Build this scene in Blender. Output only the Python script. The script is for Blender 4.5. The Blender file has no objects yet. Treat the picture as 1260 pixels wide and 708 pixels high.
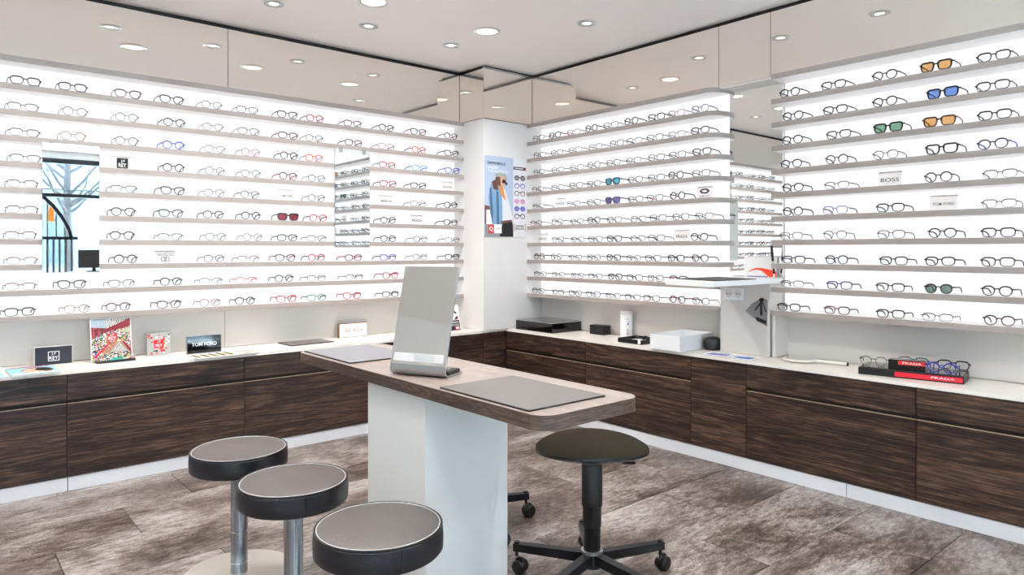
import bpy, math, random
from mathutils import Vector, Matrix
random.seed(7)
# tuning: sky strength, exposure, backlight, small and large downlight watts
SKY, EXPO, LITE, SPOT, SPOTB = 34.0, 0.96, 0.585, .5, 8
scene = bpy.context.scene
COL = scene.collection
R = math.radians

# ------------------------------------------------------------------ camera
cam_d = bpy.data.cameras.new('camera')
cam = bpy.data.objects.new('camera', cam_d); COL.objects.link(cam)
cam.location = (0, 0, 1.3)
cam.rotation_euler = (R(90), 0, R(49.40 - 90))
cam_d.sensor_width = 36; cam_d.lens = 853.6 / 1260 * 36
cam_d.shift_x = -0.8 / 1260; cam_d.shift_y = -46.4 / 1260
cam_d.clip_start = 0.02; cam_d.clip_end = 200
scene.camera = cam

# ------------------------------------------------------------------ world, exposure
w = bpy.data.worlds.new('world'); scene.world = w; w.use_nodes = True
bg = w.node_tree.nodes['Background']
bg.inputs['Color'].default_value = (0.73, 0.86, 1.0, 1); bg.inputs['Strength'].default_value = SKY
vs = scene.view_settings
vs.view_transform = 'Standard'; vs.look = 'None'; vs.exposure = EXPO; vs.gamma = 1; vs.use_curve_mapping = False

# ------------------------------------------------------------------ materials
def lin(c):
    if isinstance(c, str): c = [int(c[i:i+2], 16) / 255 for i in (0, 2, 4)]
    return tuple(x / 12.92 if x <= .04045 else ((x + .055) / 1.055) ** 2.4 for x in c) + (1,)
M = {}
def mat(name, col, rough=.5, metal=0, spec=.5, emis=0, ecol=None, coat=0, noise=0, nscale=30, bump=0):
    m = bpy.data.materials.new(name); m.use_nodes = True
    nt = m.node_tree; b = nt.nodes['Principled BSDF']
    b.inputs['Base Color'].default_value = lin(col); b.inputs['Roughness'].default_value = rough
    b.inputs['Metallic'].default_value = metal; b.inputs['Specular IOR Level'].default_value = spec
    b.inputs['Coat Weight'].default_value = coat
    if emis:
        b.inputs['Emission Color'].default_value = lin(ecol or col); b.inputs['Emission Strength'].default_value = emis
    if noise or bump:
        tc = nt.nodes.new('ShaderNodeTexCoord'); n = nt.nodes.new('ShaderNodeTexNoise')
        n.inputs['Scale'].default_value = nscale; n.inputs['Detail'].default_value = 4
        nt.links.new(tc.outputs['Object'], n.inputs['Vector'])
        if noise:
            hs = nt.nodes.new('ShaderNodeHueSaturation'); hs.inputs['Color'].default_value = lin(col)
            mr = nt.nodes.new('ShaderNodeMapRange'); mr.inputs['To Min'].default_value = 1 - noise; mr.inputs['To Max'].default_value = 1 + noise
            nt.links.new(n.outputs['Fac'], mr.inputs['Value']); nt.links.new(mr.outputs['Result'], hs.inputs['Value'])
            nt.links.new(hs.outputs['Color'], b.inputs['Base Color'])
        if bump:
            bp = nt.nodes.new('ShaderNodeBump'); bp.inputs['Strength'].default_value = bump; bp.inputs['Distance'].default_value = .002
            nt.links.new(n.outputs['Fac'], bp.inputs['Height']); nt.links.new(bp.outputs['Normal'], b.inputs['Normal'])
    M[name] = m
    return m
def glassy(name, tint, gloss=.06, rough=.02, diff=None, dfac=0):
    m = bpy.data.materials.new(name); m.use_nodes = True; nt = m.node_tree
    nt.nodes.remove(nt.nodes['Principled BSDF']); out = nt.nodes['Material Output']
    t = nt.nodes.new('ShaderNodeBsdfTransparent'); t.inputs['Color'].default_value = lin(tint)
    g = nt.nodes.new('ShaderNodeBsdfGlossy'); g.inputs['Roughness'].default_value = rough
    mx = nt.nodes.new('ShaderNodeMixShader'); mx.inputs['Fac'].default_value = gloss
    nt.links.new(t.outputs[0], mx.inputs[1]); nt.links.new(g.outputs[0], mx.inputs[2])
    last = mx
    if diff:
        d = nt.nodes.new('ShaderNodeBsdfDiffuse'); d.inputs['Color'].default_value = lin(diff)
        m2 = nt.nodes.new('ShaderNodeMixShader'); m2.inputs['Fac'].default_value = dfac
        nt.links.new(mx.outputs[0], m2.inputs[1]); nt.links.new(d.outputs[0], m2.inputs[2]); last = m2
    nt.links.new(last.outputs[0], out.inputs['Surface'])
    M[name] = m
    return m
def ramp(nt, stops):
    r = nt.nodes.new('ShaderNodeValToRGB'); e = r.color_ramp.elements
    while len(e) < len(stops): e.new(.5)
    for k, (p, c) in enumerate(stops): e[k].position = p; e[k].color = lin(c)
    return r
def wood(name, scale, stops, rough=.4, bump=.15, zfreq=1.0):
    """horizontal walnut grain; scale stretches world space so grain runs along the low-frequency axes"""
    m = bpy.data.materials.new(name); m.use_nodes = True; nt = m.node_tree; b = nt.nodes['Principled BSDF']
    L = nt.links.new
    geo = nt.nodes.new('ShaderNodeNewGeometry'); oi = nt.nodes.new('ShaderNodeObjectInfo')
    off = nt.nodes.new('ShaderNodeVectorMath'); off.operation = 'ADD'
    cmb = nt.nodes.new('ShaderNodeCombineXYZ'); mul = nt.nodes.new('ShaderNodeMath'); mul.operation = 'MULTIPLY'; mul.inputs[1].default_value = 17
    L(oi.outputs['Random'], mul.inputs[0])
    for i in range(3): L(mul.outputs[0], cmb.inputs[i])
    L(geo.outputs['Position'], off.inputs[0]); L(cmb.outputs[0], off.inputs[1])
    mp = nt.nodes.new('ShaderNodeMapping'); mp.inputs['Scale'].default_value = scale; L(off.outputs[0], mp.inputs['Vector'])
    n1 = nt.nodes.new('ShaderNodeTexNoise'); n1.inputs['Scale'].default_value = 1.0; n1.inputs['Detail'].default_value = 3; n1.inputs['Distortion'].default_value = 1.2
    L(mp.outputs[0], n1.inputs['Vector'])
    # figure: sine of the low noise gives cathedral rings
    mm = nt.nodes.new('ShaderNodeMath'); mm.operation = 'MULTIPLY'; mm.inputs[1].default_value = 52; L(n1.outputs['Fac'], mm.inputs[0])
    sn = nt.nodes.new('ShaderNodeMath'); sn.operation = 'SINE'; L(mm.outputs[0], sn.inputs[0])
    mp2 = nt.nodes.new('ShaderNodeMapping'); mp2.inputs['Scale'].default_value = [s * 9 for s in scale]; L(off.outputs[0], mp2.inputs['Vector'])
    n2 = nt.nodes.new('ShaderNodeTexNoise'); n2.inputs['Scale'].default_value = 1.5; n2.inputs['Detail'].default_value = 5; n2.inputs['Roughness'].default_value = .7
    L(mp2.outputs[0], n2.inputs['Vector'])
    a1 = nt.nodes.new('ShaderNodeMath'); a1.operation = 'MULTIPLY_ADD'; a1.inputs[1].default_value = .075; L(sn.outputs[0], a1.inputs[0]); L(n2.outputs['Fac'], a1.inputs[2])
    a2 = nt.nodes.new('ShaderNodeMath'); a2.operation = 'MULTIPLY_ADD'; a2.inputs[1].default_value = .35; L(n1.outputs['Fac'], a2.inputs[0]); L(a1.outputs[0], a2.inputs[2])
    sub = nt.nodes.new('ShaderNodeMath'); sub.operation = 'SUBTRACT'; sub.inputs[1].default_value = .17; L(a2.outputs[0], sub.inputs[0])
    r = ramp(nt, stops); L(sub.outputs[0], r.inputs['Fac']); L(r.outputs['Color'], b.inputs['Base Color'])
    bp = nt.nodes.new('ShaderNodeBump'); bp.inputs['Strength'].default_value = bump; bp.inputs['Distance'].default_value = .001
    L(a1.outputs[0], bp.inputs['Height']); L(bp.outputs['Normal'], b.inputs['Normal'])
    b.inputs['Roughness'].default_value = rough
    M[name] = m
    return m

WALNUT = [(.30, '0e0806'), (.45, '281a13'), (.57, '432e24'), (.71, '6a4e3c'), (.88, '98795f')]
wood('walnut', (.5, .5, 9), WALNUT, .42)
TABLE_SHEEN = [(.2, '7a6b63'), (.45, '938379'), (.6, 'a19188'), (.8, 'b3a49b')]  # pale tones put the grazing wall reflection into the top's colour
wood('table_top_sheen', (14, 1.3, 14), TABLE_SHEEN, .30, .06)
TEDGE = [(.24, '1e1510'), (.45, '3f2f27'), (.62, '5f4b40'), (.85, '7d685b')]
wood('table_edge', (1.6, 1.6, 34), TEDGE, .45)

def floor_material():
    m = bpy.data.materials.new('floor_tile'); m.use_nodes = True; nt = m.node_tree; b = nt.nodes['Principled BSDF']; L = nt.links.new
    geo = nt.nodes.new('ShaderNodeNewGeometry'); oi = nt.nodes.new('ShaderNodeObjectInfo')
    mul = nt.nodes.new('ShaderNodeMath'); mul.operation = 'MULTIPLY'; mul.inputs[1].default_value = 23; L(oi.outputs['Random'], mul.inputs[0])
    cmb = nt.nodes.new('ShaderNodeCombineXYZ')
    for i in range(3): L(mul.outputs[0], cmb.inputs[i])
    off = nt.nodes.new('ShaderNodeVectorMath'); off.operation = 'ADD'; L(geo.outputs['Position'], off.inputs[0]); L(cmb.outputs[0], off.inputs[1])
    def noise(sc, s, det, ro, dist=0):
        mp = nt.nodes.new('ShaderNodeMapping'); mp.inputs['Scale'].default_value = sc; L(off.outputs[0], mp.inputs['Vector'])
        n = nt.nodes.new('ShaderNodeTexNoise'); n.inputs['Scale'].default_value = s; n.inputs['Detail'].default_value = det
        n.inputs['Roughness'].default_value = ro; n.inputs['Distortion'].default_value = dist; L(mp.outputs[0], n.inputs['Vector']); return n
    n1 = noise((1, 1.5, 1), 2.0, 3, .5, .2)
    n2 = noise((1, 2.6, 1), 16, 9, .8, .2)
    n3 = noise((1, 2.6, 1), 110, 3, .85)
    a = nt.nodes.new('ShaderNodeMath'); a.operation = 'MULTIPLY_ADD'; a.inputs[1].default_value = 1.0; L(n2.outputs['Fac'], a.inputs[0])
    h = nt.nodes.new('ShaderNodeMath'); h.operation = 'MULTIPLY'; h.inputs[1].default_value = .66; L(n1.outputs['Fac'], h.inputs[0]); L(h.outputs[0], a.inputs[2])
    a2 = nt.nodes.new('ShaderNodeMath'); a2.operation = 'MULTIPLY_ADD'; a2.inputs[1].default_value = .55; L(n3.outputs['Fac'], a2.inputs[0]); L(a.outputs[0], a2.inputs[2])
    s = nt.nodes.new('ShaderNodeMath'); s.operation = 'SUBTRACT'; s.inputs[1].default_value = .595; L(a2.outputs[0], s.inputs[0])
    r = ramp(nt, [(.26, '231c18'), (.41, '51463f'), (.51, '7a6d66'), (.61, 'a1978f'), (.78, 'c6beb9')])
    L(s.outputs[0], r.inputs['Fac'])
    # greyer patches
    r2 = ramp(nt, [(.40, '8c8078'), (.62, '94979f')]); L(n1.outputs['Fac'], r2.inputs['Fac'])
    mx = nt.nodes.new('ShaderNodeMix'); mx.data_type = 'RGBA'; mx.blend_type = 'OVERLAY'; mx.inputs['Factor'].default_value = .35
    L(r.outputs['Color'], mx.inputs['A']); L(r2.outputs['Color'], mx.inputs['B']); L(mx.outputs['Result'], b.inputs['Base Color'])
    bp = nt.nodes.new('ShaderNodeBump'); bp.inputs['Strength'].default_value = .25; bp.inputs['Distance'].default_value = .002
    L(a2.outputs[0], bp.inputs['Height']); L(bp.outputs['Normal'], b.inputs['Normal'])
    b.inputs['Roughness'].default_value = .38
    M['floor_tile'] = m
floor_material()

mat('wall_paint', 'f8f4f0', .6); mat('ceiling_paint', 'fbf1ec', .75, noise=.01, nscale=6)
mat('column_paint', 'e6e2df', .45)
mat('panel_beige', 'd9d2cb', .35); mat('shelf_face_lit', 'f6f3f1', .4); mat('shelf_edge_shaded', 'a69a93', .45)
mat('counter_white', 'f1eae0', .22); mat('plinth_white', 'dfe0e3', .4)
mat('edge_highlight', 'a48d76', .5); mat('dark_gap', '15120f', .7); mat('carcass_shade', '1a1310', .6)
mat('backlight', '202020', .6, emis=LITE, ecol='fbfcff')
mat('mirror', 'f4f6f5', .005, metal=1); mat('mirror_tinted', 'f3ebe3', .004, metal=.8); mat('mirror_alu', 'f0ece5', .03, metal=1)
mat('mirror_edge', 'b9bdbc', .2, metal=1)
mat('alu', 'b9bcc0', .32, metal=1); mat('alu_light', 'd9dadb', .4, metal=.6)
mat('steel', 'aab3bd', .22, metal=1); mat('chrome', 'dfe3e6', .08, metal=1); mat('base_steel', 'cfc8c0', .38, metal=.7)
mat('black_plastic', '0d0d0f', .35); mat('black_gloss', '08080b', .08, coat=.5); mat('black_metal', '101117', .3, metal=.2)
mat('black_leather', '13131a', .38, bump=.3, nscale=260); mat('taupe_leather', '554e4a', .42, noise=.06, nscale=90, bump=.25)
mat('piping_light', 'cfc9c4', .4)
mat('olive_fabric', '2a251b', .95, spec=.1, noise=.12, nscale=420, bump=.5)
mat('pedestal_white', 'e6e4e0', .35); mat('mat_grey', '6c6663', .55, noise=.08, nscale=50, bump=.2); mat('mat_dark', '1b1a1a', .5)
mat('mat_lilac', '7c7a7e', .55, noise=.08, nscale=50, bump=.2)
mat('white', 'f2f2f2', .4); mat('white_print', 'fafafa', .5); mat('paper', 'e9e7e4', .5)
mat('black_print', '0b0b0d', .5); mat('grey_print', '8d8d90', .5); mat('red_print', 'd4161b', .45); mat('red_stripe', 'd3122e', .4)
mat('orange_red', 'f0421c', .4); mat('blue_print', '3c6fc4', .5); mat('sky_print', '8fc7e0', .5); mat('lilac_print', '7c7cc0', .5)
mat('navy_board', '26262f', .4, noise=.1, nscale=60); mat('gold_edge', '8a5a2c', .35, metal=.4)
mat('plate_white', 'e4dfdc', .4); glassy('plate_clear', 'fbf8f6', .03, diff='f4f0ee', dfac=.22); mat('plate_edge', 'b3a9a6', .4); mat('skin_print', 'd9a78c', .5); mat('brown_print', '6d4436', .5)
mat('denim_print', '7fa6c6', .5); mat('denim_dark', '4b6d92', .5); mat('poster_blue', 'b9c7dc', .5); mat('poster_white', 'e8e6ea', .5)
mat('pink_print', 'd7a0bb', .5); mat('indigo_print', '4348b0', .5); mat('yellow_print', 'f2b21c', .5); mat('green_print', '2e8a56', .5)
mat('teal_print', '2a9a86', .5); mat('cream_print', 'd9d2b4', .5); mat('orange_print', 'e08a35', .5); mat('greige_print', 'a9aaa6', .5)
mat('cloth_grey', '8a8485', .7)
mat('lamp_ring', 'd9dadb', .3, metal=.4); mat('lamp_glow', 'fff4e0', .5, emis=2.4, ecol='ffe9c8'); mat('lamp_glow_big', 'fff6e0', .5, emis=1.15, ecol='fff0cf')
mat('render_wall', '33393f', .8); mat('facade_trim', '20262b', .7); mat('bounce_paving', 'e6e3de', .9); mat('baluster_grey', '4a4744', .6); mat('bark', '08080b', .9)
mat('sign_grey', '22252a', .6); mat('window_blue', '12242f', .3); mat('sign_orange', 'ff7a1a', .6)
glassy('lens_clear', 'fbfcfc', .05); glassy('lens_amber', 'e3b27a', .05, diff='c09055', dfac=.25); glassy('lens_blue', '7f9fdc', .05, diff='4a74c0', dfac=.3)
glassy('lens_green', '86b097', .05, diff='5f8f72', dfac=.25); glassy('lens_red', 'a84a55', .05, diff='8a2c3a', dfac=.35); glassy('lens_teal', '5fb3c9', .08, diff='4aa0b8', dfac=.35)
glassy('lens_violet', '8474a5', .06, diff='6a5a90', dfac=.35); glassy('lens_grey', '7d8f88', .05, diff='66776f', dfac=.3)
glassy('acrylic', 'f4f5f6', .06); glassy('window_glass', 'eef6f8', .06)
FC = dict(k='08080a', n='10173c', s='5d6166', g='2e3036', r='a80f1b', d='5e1420', b='2438a8', t='4a2a16', o='c8431a', p='8a4f54', c='c8c8cc',
          l='9a96b8', y='8a5f30', v='4a3f72', u='5f9ad0', e='2f7f5a', w='4b342a')
FN = dict(k='black', n='navy', s='silver', g='gunmetal', r='red', d='dark red', b='blue', t='tortoiseshell', o='orange', p='rose', c='clear', l='lilac', y='gold',
          v='violet', u='pale blue', e='green', w='brown')
for k, c in FC.items(): mat('frame_' + k, c, .28, metal=.55 if k in 'sgy' else 0)

# ------------------------------------------------------------------ mesh helpers
class MB:
    def __init__(s): s.v = []; s.f = []; s.mi = []; s.cur = 0
    def add(s, vs, fs):
        o = len(s.v); s.v += [tuple(p) for p in vs]; s.f += [[i + o for i in f] for f in fs]; s.mi += [s.cur] * len(fs); return s
    def box(s, x0, x1, y0, y1, z0, z1):
        x0, x1 = min(x0, x1), max(x0, x1); y0, y1 = min(y0, y1), max(y0, y1); z0, z1 = min(z0, z1), max(z0, z1)
        return s.add([(x0,y0,z0),(x1,y0,z0),(x1,y1,z0),(x0,y1,z0),(x0,y0,z1),(x1,y0,z1),(x1,y1,z1),(x0,y1,z1)],
                     [(0,3,2,1),(4,5,6,7),(0,1,5,4),(1,2,6,5),(2,3,7,6),(3,0,4,7)])
    def cbox(s, x0, x1, y0, y1, z0, z1, c=.002):
        """box with chamfered top edges and corners"""
        def ring(z, i): return [(x0+i,y0+c+i,z),(x0+c+i,y0+i,z),(x1-c-i,y0+i,z),(x1-i,y0+c+i,z),(x1-i,y1-c-i,z),(x1-c-i,y1-i,z),(x0+c+i,y1-i,z),(x0+i,y1-c-i,z)]
        vs = ring(z0, 0) + ring(z1 - c, 0) + ring(z1, c)
        fs = [tuple(range(7, -1, -1)), tuple(range(16, 24))]
        for r in (0, 8):
            for k in range(8): fs.append((r + k, r + (k+1) % 8, r + 8 + (k+1) % 8, r + 8 + k))
        return s.add(vs, fs)
    def prism(s, poly, z0, z1):
        n = len(poly)
        vs = [(x, y, z0) for x, y in poly] + [(x, y, z1) for x, y in poly]
        fs = [tuple(range(n - 1, -1, -1)), tuple(range(n, 2 * n))] + [(k, (k+1) % n, n + (k+1) % n, n + k) for k in range(n)]
        return s.add(vs, fs)
    def lathe(s, prof, n=32, c=(0, 0), cap0=True, cap1=True):
        vs = []; fs = []; m = len(prof)
        for r, z in prof:
            for k in range(n):
                a = 2 * math.pi * k / n; vs.append((c[0] + r * math.cos(a), c[1] + r * math.sin(a), z))
        for j in range(m - 1):
            for k in range(n): fs.append((j*n + k, j*n + (k+1) % n, (j+1)*n + (k+1) % n, (j+1)*n + k))
        if cap0: fs.append(tuple(range(n - 1, -1, -1)))
        if cap1: fs.append(tuple((m-1)*n + k for k in range(n)))
        return s.add(vs, fs)
    def tube(s, path, r, n=8, closed=False, flat=1.0):
        P = [Vector(p) for p in path]; m = len(P); vs = []; fs = []
        rr = r if isinstance(r, (list, tuple)) else [r] * m
        up = Vector((0, 0, 1))
        for i in range(m):
            a = P[i-1] if (i or closed) else P[i]; b = P[(i+1) % m] if (i < m-1 or closed) else P[i]
            t = (b - a).normalized()
            u = up if abs(t.dot(up)) < .95 else Vector((1, 0, 0))
            x = t.cross(u).normalized(); y = x.cross(t).normalized()
            for k in range(n):
                th = 2 * math.pi * (k + .5) / n
                vs.append(P[i] + x * (math.cos(th) * rr[i] * flat) + y * (math.sin(th) * rr[i]))
        for i in range(m if closed else m - 1):
            j = (i + 1) % m
            for k in range(n): fs.append((i*n + k, i*n + (k+1) % n, j*n + (k+1) % n, j*n + k))
        if not closed: fs += [tuple(range(n)), tuple((m-1)*n + k for k in range(n - 1, -1, -1))]
        return s.add(vs, fs)
    def mesh(s, name, mats, smooth=True):
        me = bpy.data.meshes.new(name); me.from_pydata(s.v, [], s.f)
        for m in (mats if isinstance(mats, (list, tuple)) else [mats]): me.materials.append(M[m])
        if any(s.mi): me.polygons.foreach_set('material_index', s.mi)
        me.validate(); 
        import bmesh
        bm = bmesh.new(); bm.from_mesh(me); bmesh.ops.recalc_face_normals(bm, faces=bm.faces); bm.to_mesh(me); bm.free()
        if smooth: me.shade_smooth(); me.set_sharp_from_angle(angle=R(38))
        me.update(); return me
    def build(s, name, mats, parent=None, smooth=True):
        return link(name, s.mesh(name, mats, smooth), parent)
def link(name, me, parent=None):
    o = bpy.data.objects.new(name, me); COL.objects.link(o)
    if parent: o.parent = parent
    return o
def tag(o, label=None, cat=None, group=None, kind=None):
    if label: o['label'] = label
    if cat: o['category'] = cat
    if group: o['group'] = group
    if kind: o['kind'] = kind
    return o
def thing(name, loc=(0, 0, 0), rz=0, label=None, cat=None, group=None, kind=None):
    o = bpy.data.objects.new(name, None); COL.objects.link(o); o.location = loc; o.rotation_euler = (0, 0, rz); o.empty_display_size = .05
    return tag(o, label, cat, group, kind)
def box(name, m, parent, *b): return MB().box(*b).build(name, m, parent, smooth=False)
def struct(name, mb, m, smooth=False): return tag(mb.build(name, m, None, smooth), kind='structure')
_tx = {}
def text_mesh(body, m, bold=0.0):
    key = (body, m, bold)
    if key in _tx: return _tx[key]
    cu = bpy.data.curves.new('t', 'FONT'); cu.body = body; cu.align_x = 'CENTER'; cu.align_y = 'CENTER'; cu.size = 1; cu.offset = bold
    cu.resolution_u = 3
    o = bpy.data.objects.new('t', cu); COL.objects.link(o)
    dg = bpy.context.evaluated_depsgraph_get(); me = bpy.data.meshes.new_from_object(o.evaluated_get(dg))
    bpy.data.objects.remove(o); bpy.data.curves.remove(cu)
    xs = [v.co.x for v in me.vertices]; ys = [v.co.y for v in me.vertices]
    cx, cy = (max(xs) + min(xs)) / 2, (max(ys) + min(ys)) / 2; W, Hh = max(xs) - min(xs), max(ys) - min(ys)
    for v in me.vertices: v.co.x = (v.co.x - cx) / W; v.co.y = (v.co.y - cy) / Hh
    me.materials.clear(); me.materials.append(M[m]); me.name = 'lettering'
    _tx[key] = me; return me
def text(name, body, m, parent, o, u, v, w_, h_, bold=0.0):
    """flat lettering centred at o, along unit vectors u (right) and v (up), parent-local"""
    ob = link(name, text_mesh(body, m, bold), parent)
    u, v = Vector(u).normalized(), Vector(v).normalized(); n = u.cross(v)
    mx = Matrix.Identity(4)
    for i in range(3): mx[i][0] = u[i] * w_; mx[i][1] = v[i] * h_; mx[i][2] = n[i]; mx[i][3] = o[i]
    ob.matrix_local = mx; return ob
def decal(name, pts, m, parent, o, u, v, lift=.0008):
    """flat printed patch: 2-D outline on the plane o + x*u + y*v, lifted along the normal"""
    u, v = Vector(u).normalized(), Vector(v).normalized(); n = u.cross(v); o = Vector(o)
    P = [o + u * x + v * y + n * lift for x, y in pts]
    return MB().add(P, [tuple(range(len(P)))]).build(name, m, parent, smooth=False)
def rect(x0, x1, y0, y1): return [(x0, y0), (x1, y0), (x1, y1), (x0, y1)]
def ell(cx, cy, a, b, n=18): return [(cx + a * math.cos(2*math.pi*k/n), cy + b * math.sin(2*math.pi*k/n)) for k in range(n)]
def copy_tree(o, parent=None):
    c = o.copy(); COL.objects.link(c); c.parent = parent
    for ch in list(o.children):
        copy_tree(ch, c)
    return c

# ================================================================== room shell
X0, X1, Y0, Y1, ZC = -3.2, 4.10, -3.2, 4.80, 2.79
flo = struct('floor', MB().box(X0 - .1, X1 + .1, Y0 - .1, Y1 + .1, -.06, -.006), 'dark_gap')
TW, TL, SH = .41, .89, .335
r = 0
yrow = 1.07 - 11 * TW
k = -11
while yrow < Y1:
    off = 1.115 + (k - 7) * SH
    x = off - math.ceil((off - X0) / TL) * TL
    while x < X1:
        a, b_ = max(x, X0), min(x + TL, X1); c_, d_ = max(yrow, Y0), min(yrow + TW, Y1)
        if b_ - a > .01 and d_ - c_ > .01:
            MB().cbox(a + .0012, b_ - .0012, c_ + .0012, d_ - .0012, -.007, 0, .0015).build('tile', 'floor_tile', flo, smooth=False)
        x += TL
    yrow += TW; k += 1
struct('ceiling', MB().box(X0 - .1, X1 + .1, Y0 - .1, Y1 + .1, ZC, ZC + .1), 'ceiling_paint')
struct('wall_back', MB().box(X0 - .1, X1 + .1, Y1, Y1 + .1, -.06, ZC), 'wall_paint')
struct('wall_right', MB().box(X1, X1 + .1, Y0 - .1, Y1, -.06, ZC), 'wall_paint')
struct('wall_left', MB().box(X0 - .1, X0, Y0 - .1, Y1, -.06, ZC), 'wall_paint')
# street front behind the viewer: wall with a shop window enlarged for ceiling light
WX0, WX1, WZ0, WZ1 = -3.0, 3.85, .10, 2.66
struct('wall_front', MB().box(X0, WX0, Y0 - .1, Y0, -.06, ZC).box(WX1, X1, Y0 - .1, Y0, -.06, ZC)
       .box(WX0, WX1, Y0 - .1, Y0, -.06, WZ0).box(WX0, WX1, Y0 - .1, Y0, WZ1, ZC), 'wall_paint')
win = thing('window_1', (0, 0, 0), kind='structure')
fr = MB().box(WX0, WX1, Y0 - .08, Y0 + .02, WZ0 - .03, WZ0 + .05).box(WX0, WX1, Y0 - .08, Y0 + .02, WZ1 - .05, WZ1 + .02)
fr.box(WX0, WX1, Y0 - .08, Y0 + .02, 2.10, 2.15)
for x in (WX0, -1.6, .2, 2.25, WX1): fr.box(x - .03, x + .03, Y0 - .08, Y0 + .02, WZ0, WZ1)
fr.build('window_frame', 'black_metal', win, False)
for a, b_ in ((WX0, -1.6), (-1.6, .2), (.2, 2.25), (2.25, WX1)):
    box('pane', 'window_glass', win, a + .03, b_ - .03, Y0 - .035, Y0 - .029, WZ0 + .05, 2.10)
    box('pane', 'window_glass', win, a + .03, b_ - .03, Y0 - .035, Y0 - .029, 2.15, WZ1 - .05)

decal('sticker', [(0, 0), (.10, .02), (.05, .28), (0, .3)], 'sign_orange', win, (1.56, Y0 - .026, 1.72), (-1, 0, 0), (0, 0, 1), .001)

# corner column and the tinted mirror cladding above the displays
YS, YB, XS, XB = 4.63, 4.765, 3.90, 4.065
CXc, CYc = 3.435, 4.365
colm = struct('wall_column', MB().box(CXc, X1, CYc, Y1, .652, 2.352), 'column_paint')
ZP0, ZP1, YP, XP = 2.358, 2.755, 4.69, 3.96
struct('shade_trim_1', MB().box(-1.28, CXc + .04, YP + .035, Y1, ZP0 + .002, ZC), 'dark_gap')  # near-black strips behind the panels paint the shade of the ceiling gap
struct('shade_trim_2', MB().box(XP + .035, X1, -.54, CYc + .04, ZP0 + .002, ZC), 'dark_gap')
struct('shade_trim_3', MB().box(CXc + .03, X1, CYc + .03, Y1, ZP0 + .002, ZC), 'dark_gap')
struct('trim_4', MB().box(CXc + .01, XP + .2, CYc + .012, CYc + .028, ZP1 + .004, ZP1 + .02), 'alu')
def mpanel(label, *b):
    p = MB(); p.box(*b); o = p.build('mirror_panel', 'mirror_tinted', None, False)
    return tag(o, label, 'wall panel', 'tinted mirror panels above the displays')
g = .002
mpanel('tinted mirror panel above the shelves with the tall street-view mirror', -1.28, 1.55 - g, YP, YP + .02, ZP0, ZP1)
mpanel('tinted mirror panel reaching the corner column above shelves with the small mirror', 1.55 + g, CXc - .003, YP, YP + .02, ZP0, ZP1)
mpanel('narrow tinted mirror cladding on column side facing the long display', CXc, CXc + .02, CYc + .006, YP - .003, ZP0, ZP1)
mpanel('tinted mirror cladding on column front above the poster', CXc, XP - .003, CYc, CYc + .02 - .016, ZP0, ZP1)
mpanel('tinted mirror panel above the shelves between poster column and narrow desk', XP, XP + .02, 2.557 + g, CYc - .003, ZP0, ZP1)
mpanel('short tinted mirror panel above the mirror niche over the desk', XP, XP + .02, 2.196 + g, 2.557 - g, ZP0, ZP1)
mpanel('tinted mirror panel above the sunglasses and the red-striped tray display', XP, XP + .02, -.54, 2.196 - g, ZP0, ZP1)

# ================================================================== displays
PITCH = .1411; ZSH = [2.19 - PITCH * i for i in range(10)]; TH = .0155
def curved(y0, y1, cut):
    """outline of a right-wall shelf; near end rounded back to the wall where cut is set"""
    P = [(XB, y1), (XS, y1)]
    if cut:
        for q in range(9):
            a = q / 8 * math.pi / 2
            P.append((XS + (XB - XS - .02) * (1 - math.cos(a)), y0 + .09 - .09 * math.sin(a)))
    else: P.append((XS, y0))
    P.append((XB, y0)); return P
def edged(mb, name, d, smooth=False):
    # lit white faces, shaded greige upright edges: backlight contrast put into the colours
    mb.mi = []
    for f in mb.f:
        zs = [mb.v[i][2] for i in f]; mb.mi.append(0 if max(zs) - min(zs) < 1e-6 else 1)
    return mb.build(name, ['shelf_face_lit', 'shelf_edge_shaded'], d, smooth)
def display_back(x0, x1, label):
    d = thing('display_unit', (x0, YB, 0), 0, label, 'display shelf', 'backlit eyewear displays')
    ox = x0
    box('backlit_panel', 'backlight', d, 0, x1 - x0, 0, .012, .93, 2.33)
    box('lower_panel', 'panel_beige', d, .0015, x1 - x0 - .0015, -.012, .012, .653, .903)
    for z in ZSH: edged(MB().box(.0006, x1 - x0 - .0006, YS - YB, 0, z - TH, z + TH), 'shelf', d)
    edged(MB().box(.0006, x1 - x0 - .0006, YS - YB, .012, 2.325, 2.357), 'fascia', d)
    return d
display_back(-1.28, 1.55, 'long backlit white shelf unit holding the tall mirror with street view')
display_back(1.55, CXc - .002, 'backlit white shelf unit next to the column holding the small mirror')
def display_right(y0, y1, cut, label, side=False):
    d = thing('display_unit', (0, 0, 0), 0, label, 'display shelf', 'backlit eyewear displays')
    box('backlit_panel', 'backlight', d, XB, XB + .012, y0 + (.0 if cut else 0), y1, .93, 2.33)
    box('lower_panel', 'panel_beige', d, XB - .002, XB + .012, y0 + .001, y1 - .001, .653, .903)
    for i, z in enumerate(ZSH):
        c = cut and i < 8
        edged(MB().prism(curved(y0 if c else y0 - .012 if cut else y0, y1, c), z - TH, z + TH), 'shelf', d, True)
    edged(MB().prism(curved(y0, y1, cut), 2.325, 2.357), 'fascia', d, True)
    if side: box('side_panel', 'panel_beige', d, XS + .012, XB - .002, y1 - .02, y1, .653, .905)
    return d
display_right(2.53, CYc - .002, True, 'backlit shelf unit with rounded end between poster column and narrow desk')
display_right(-.54, 2.158, False, 'backlit shelf unit with sunglasses above the red-striped tray', True)

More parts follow.
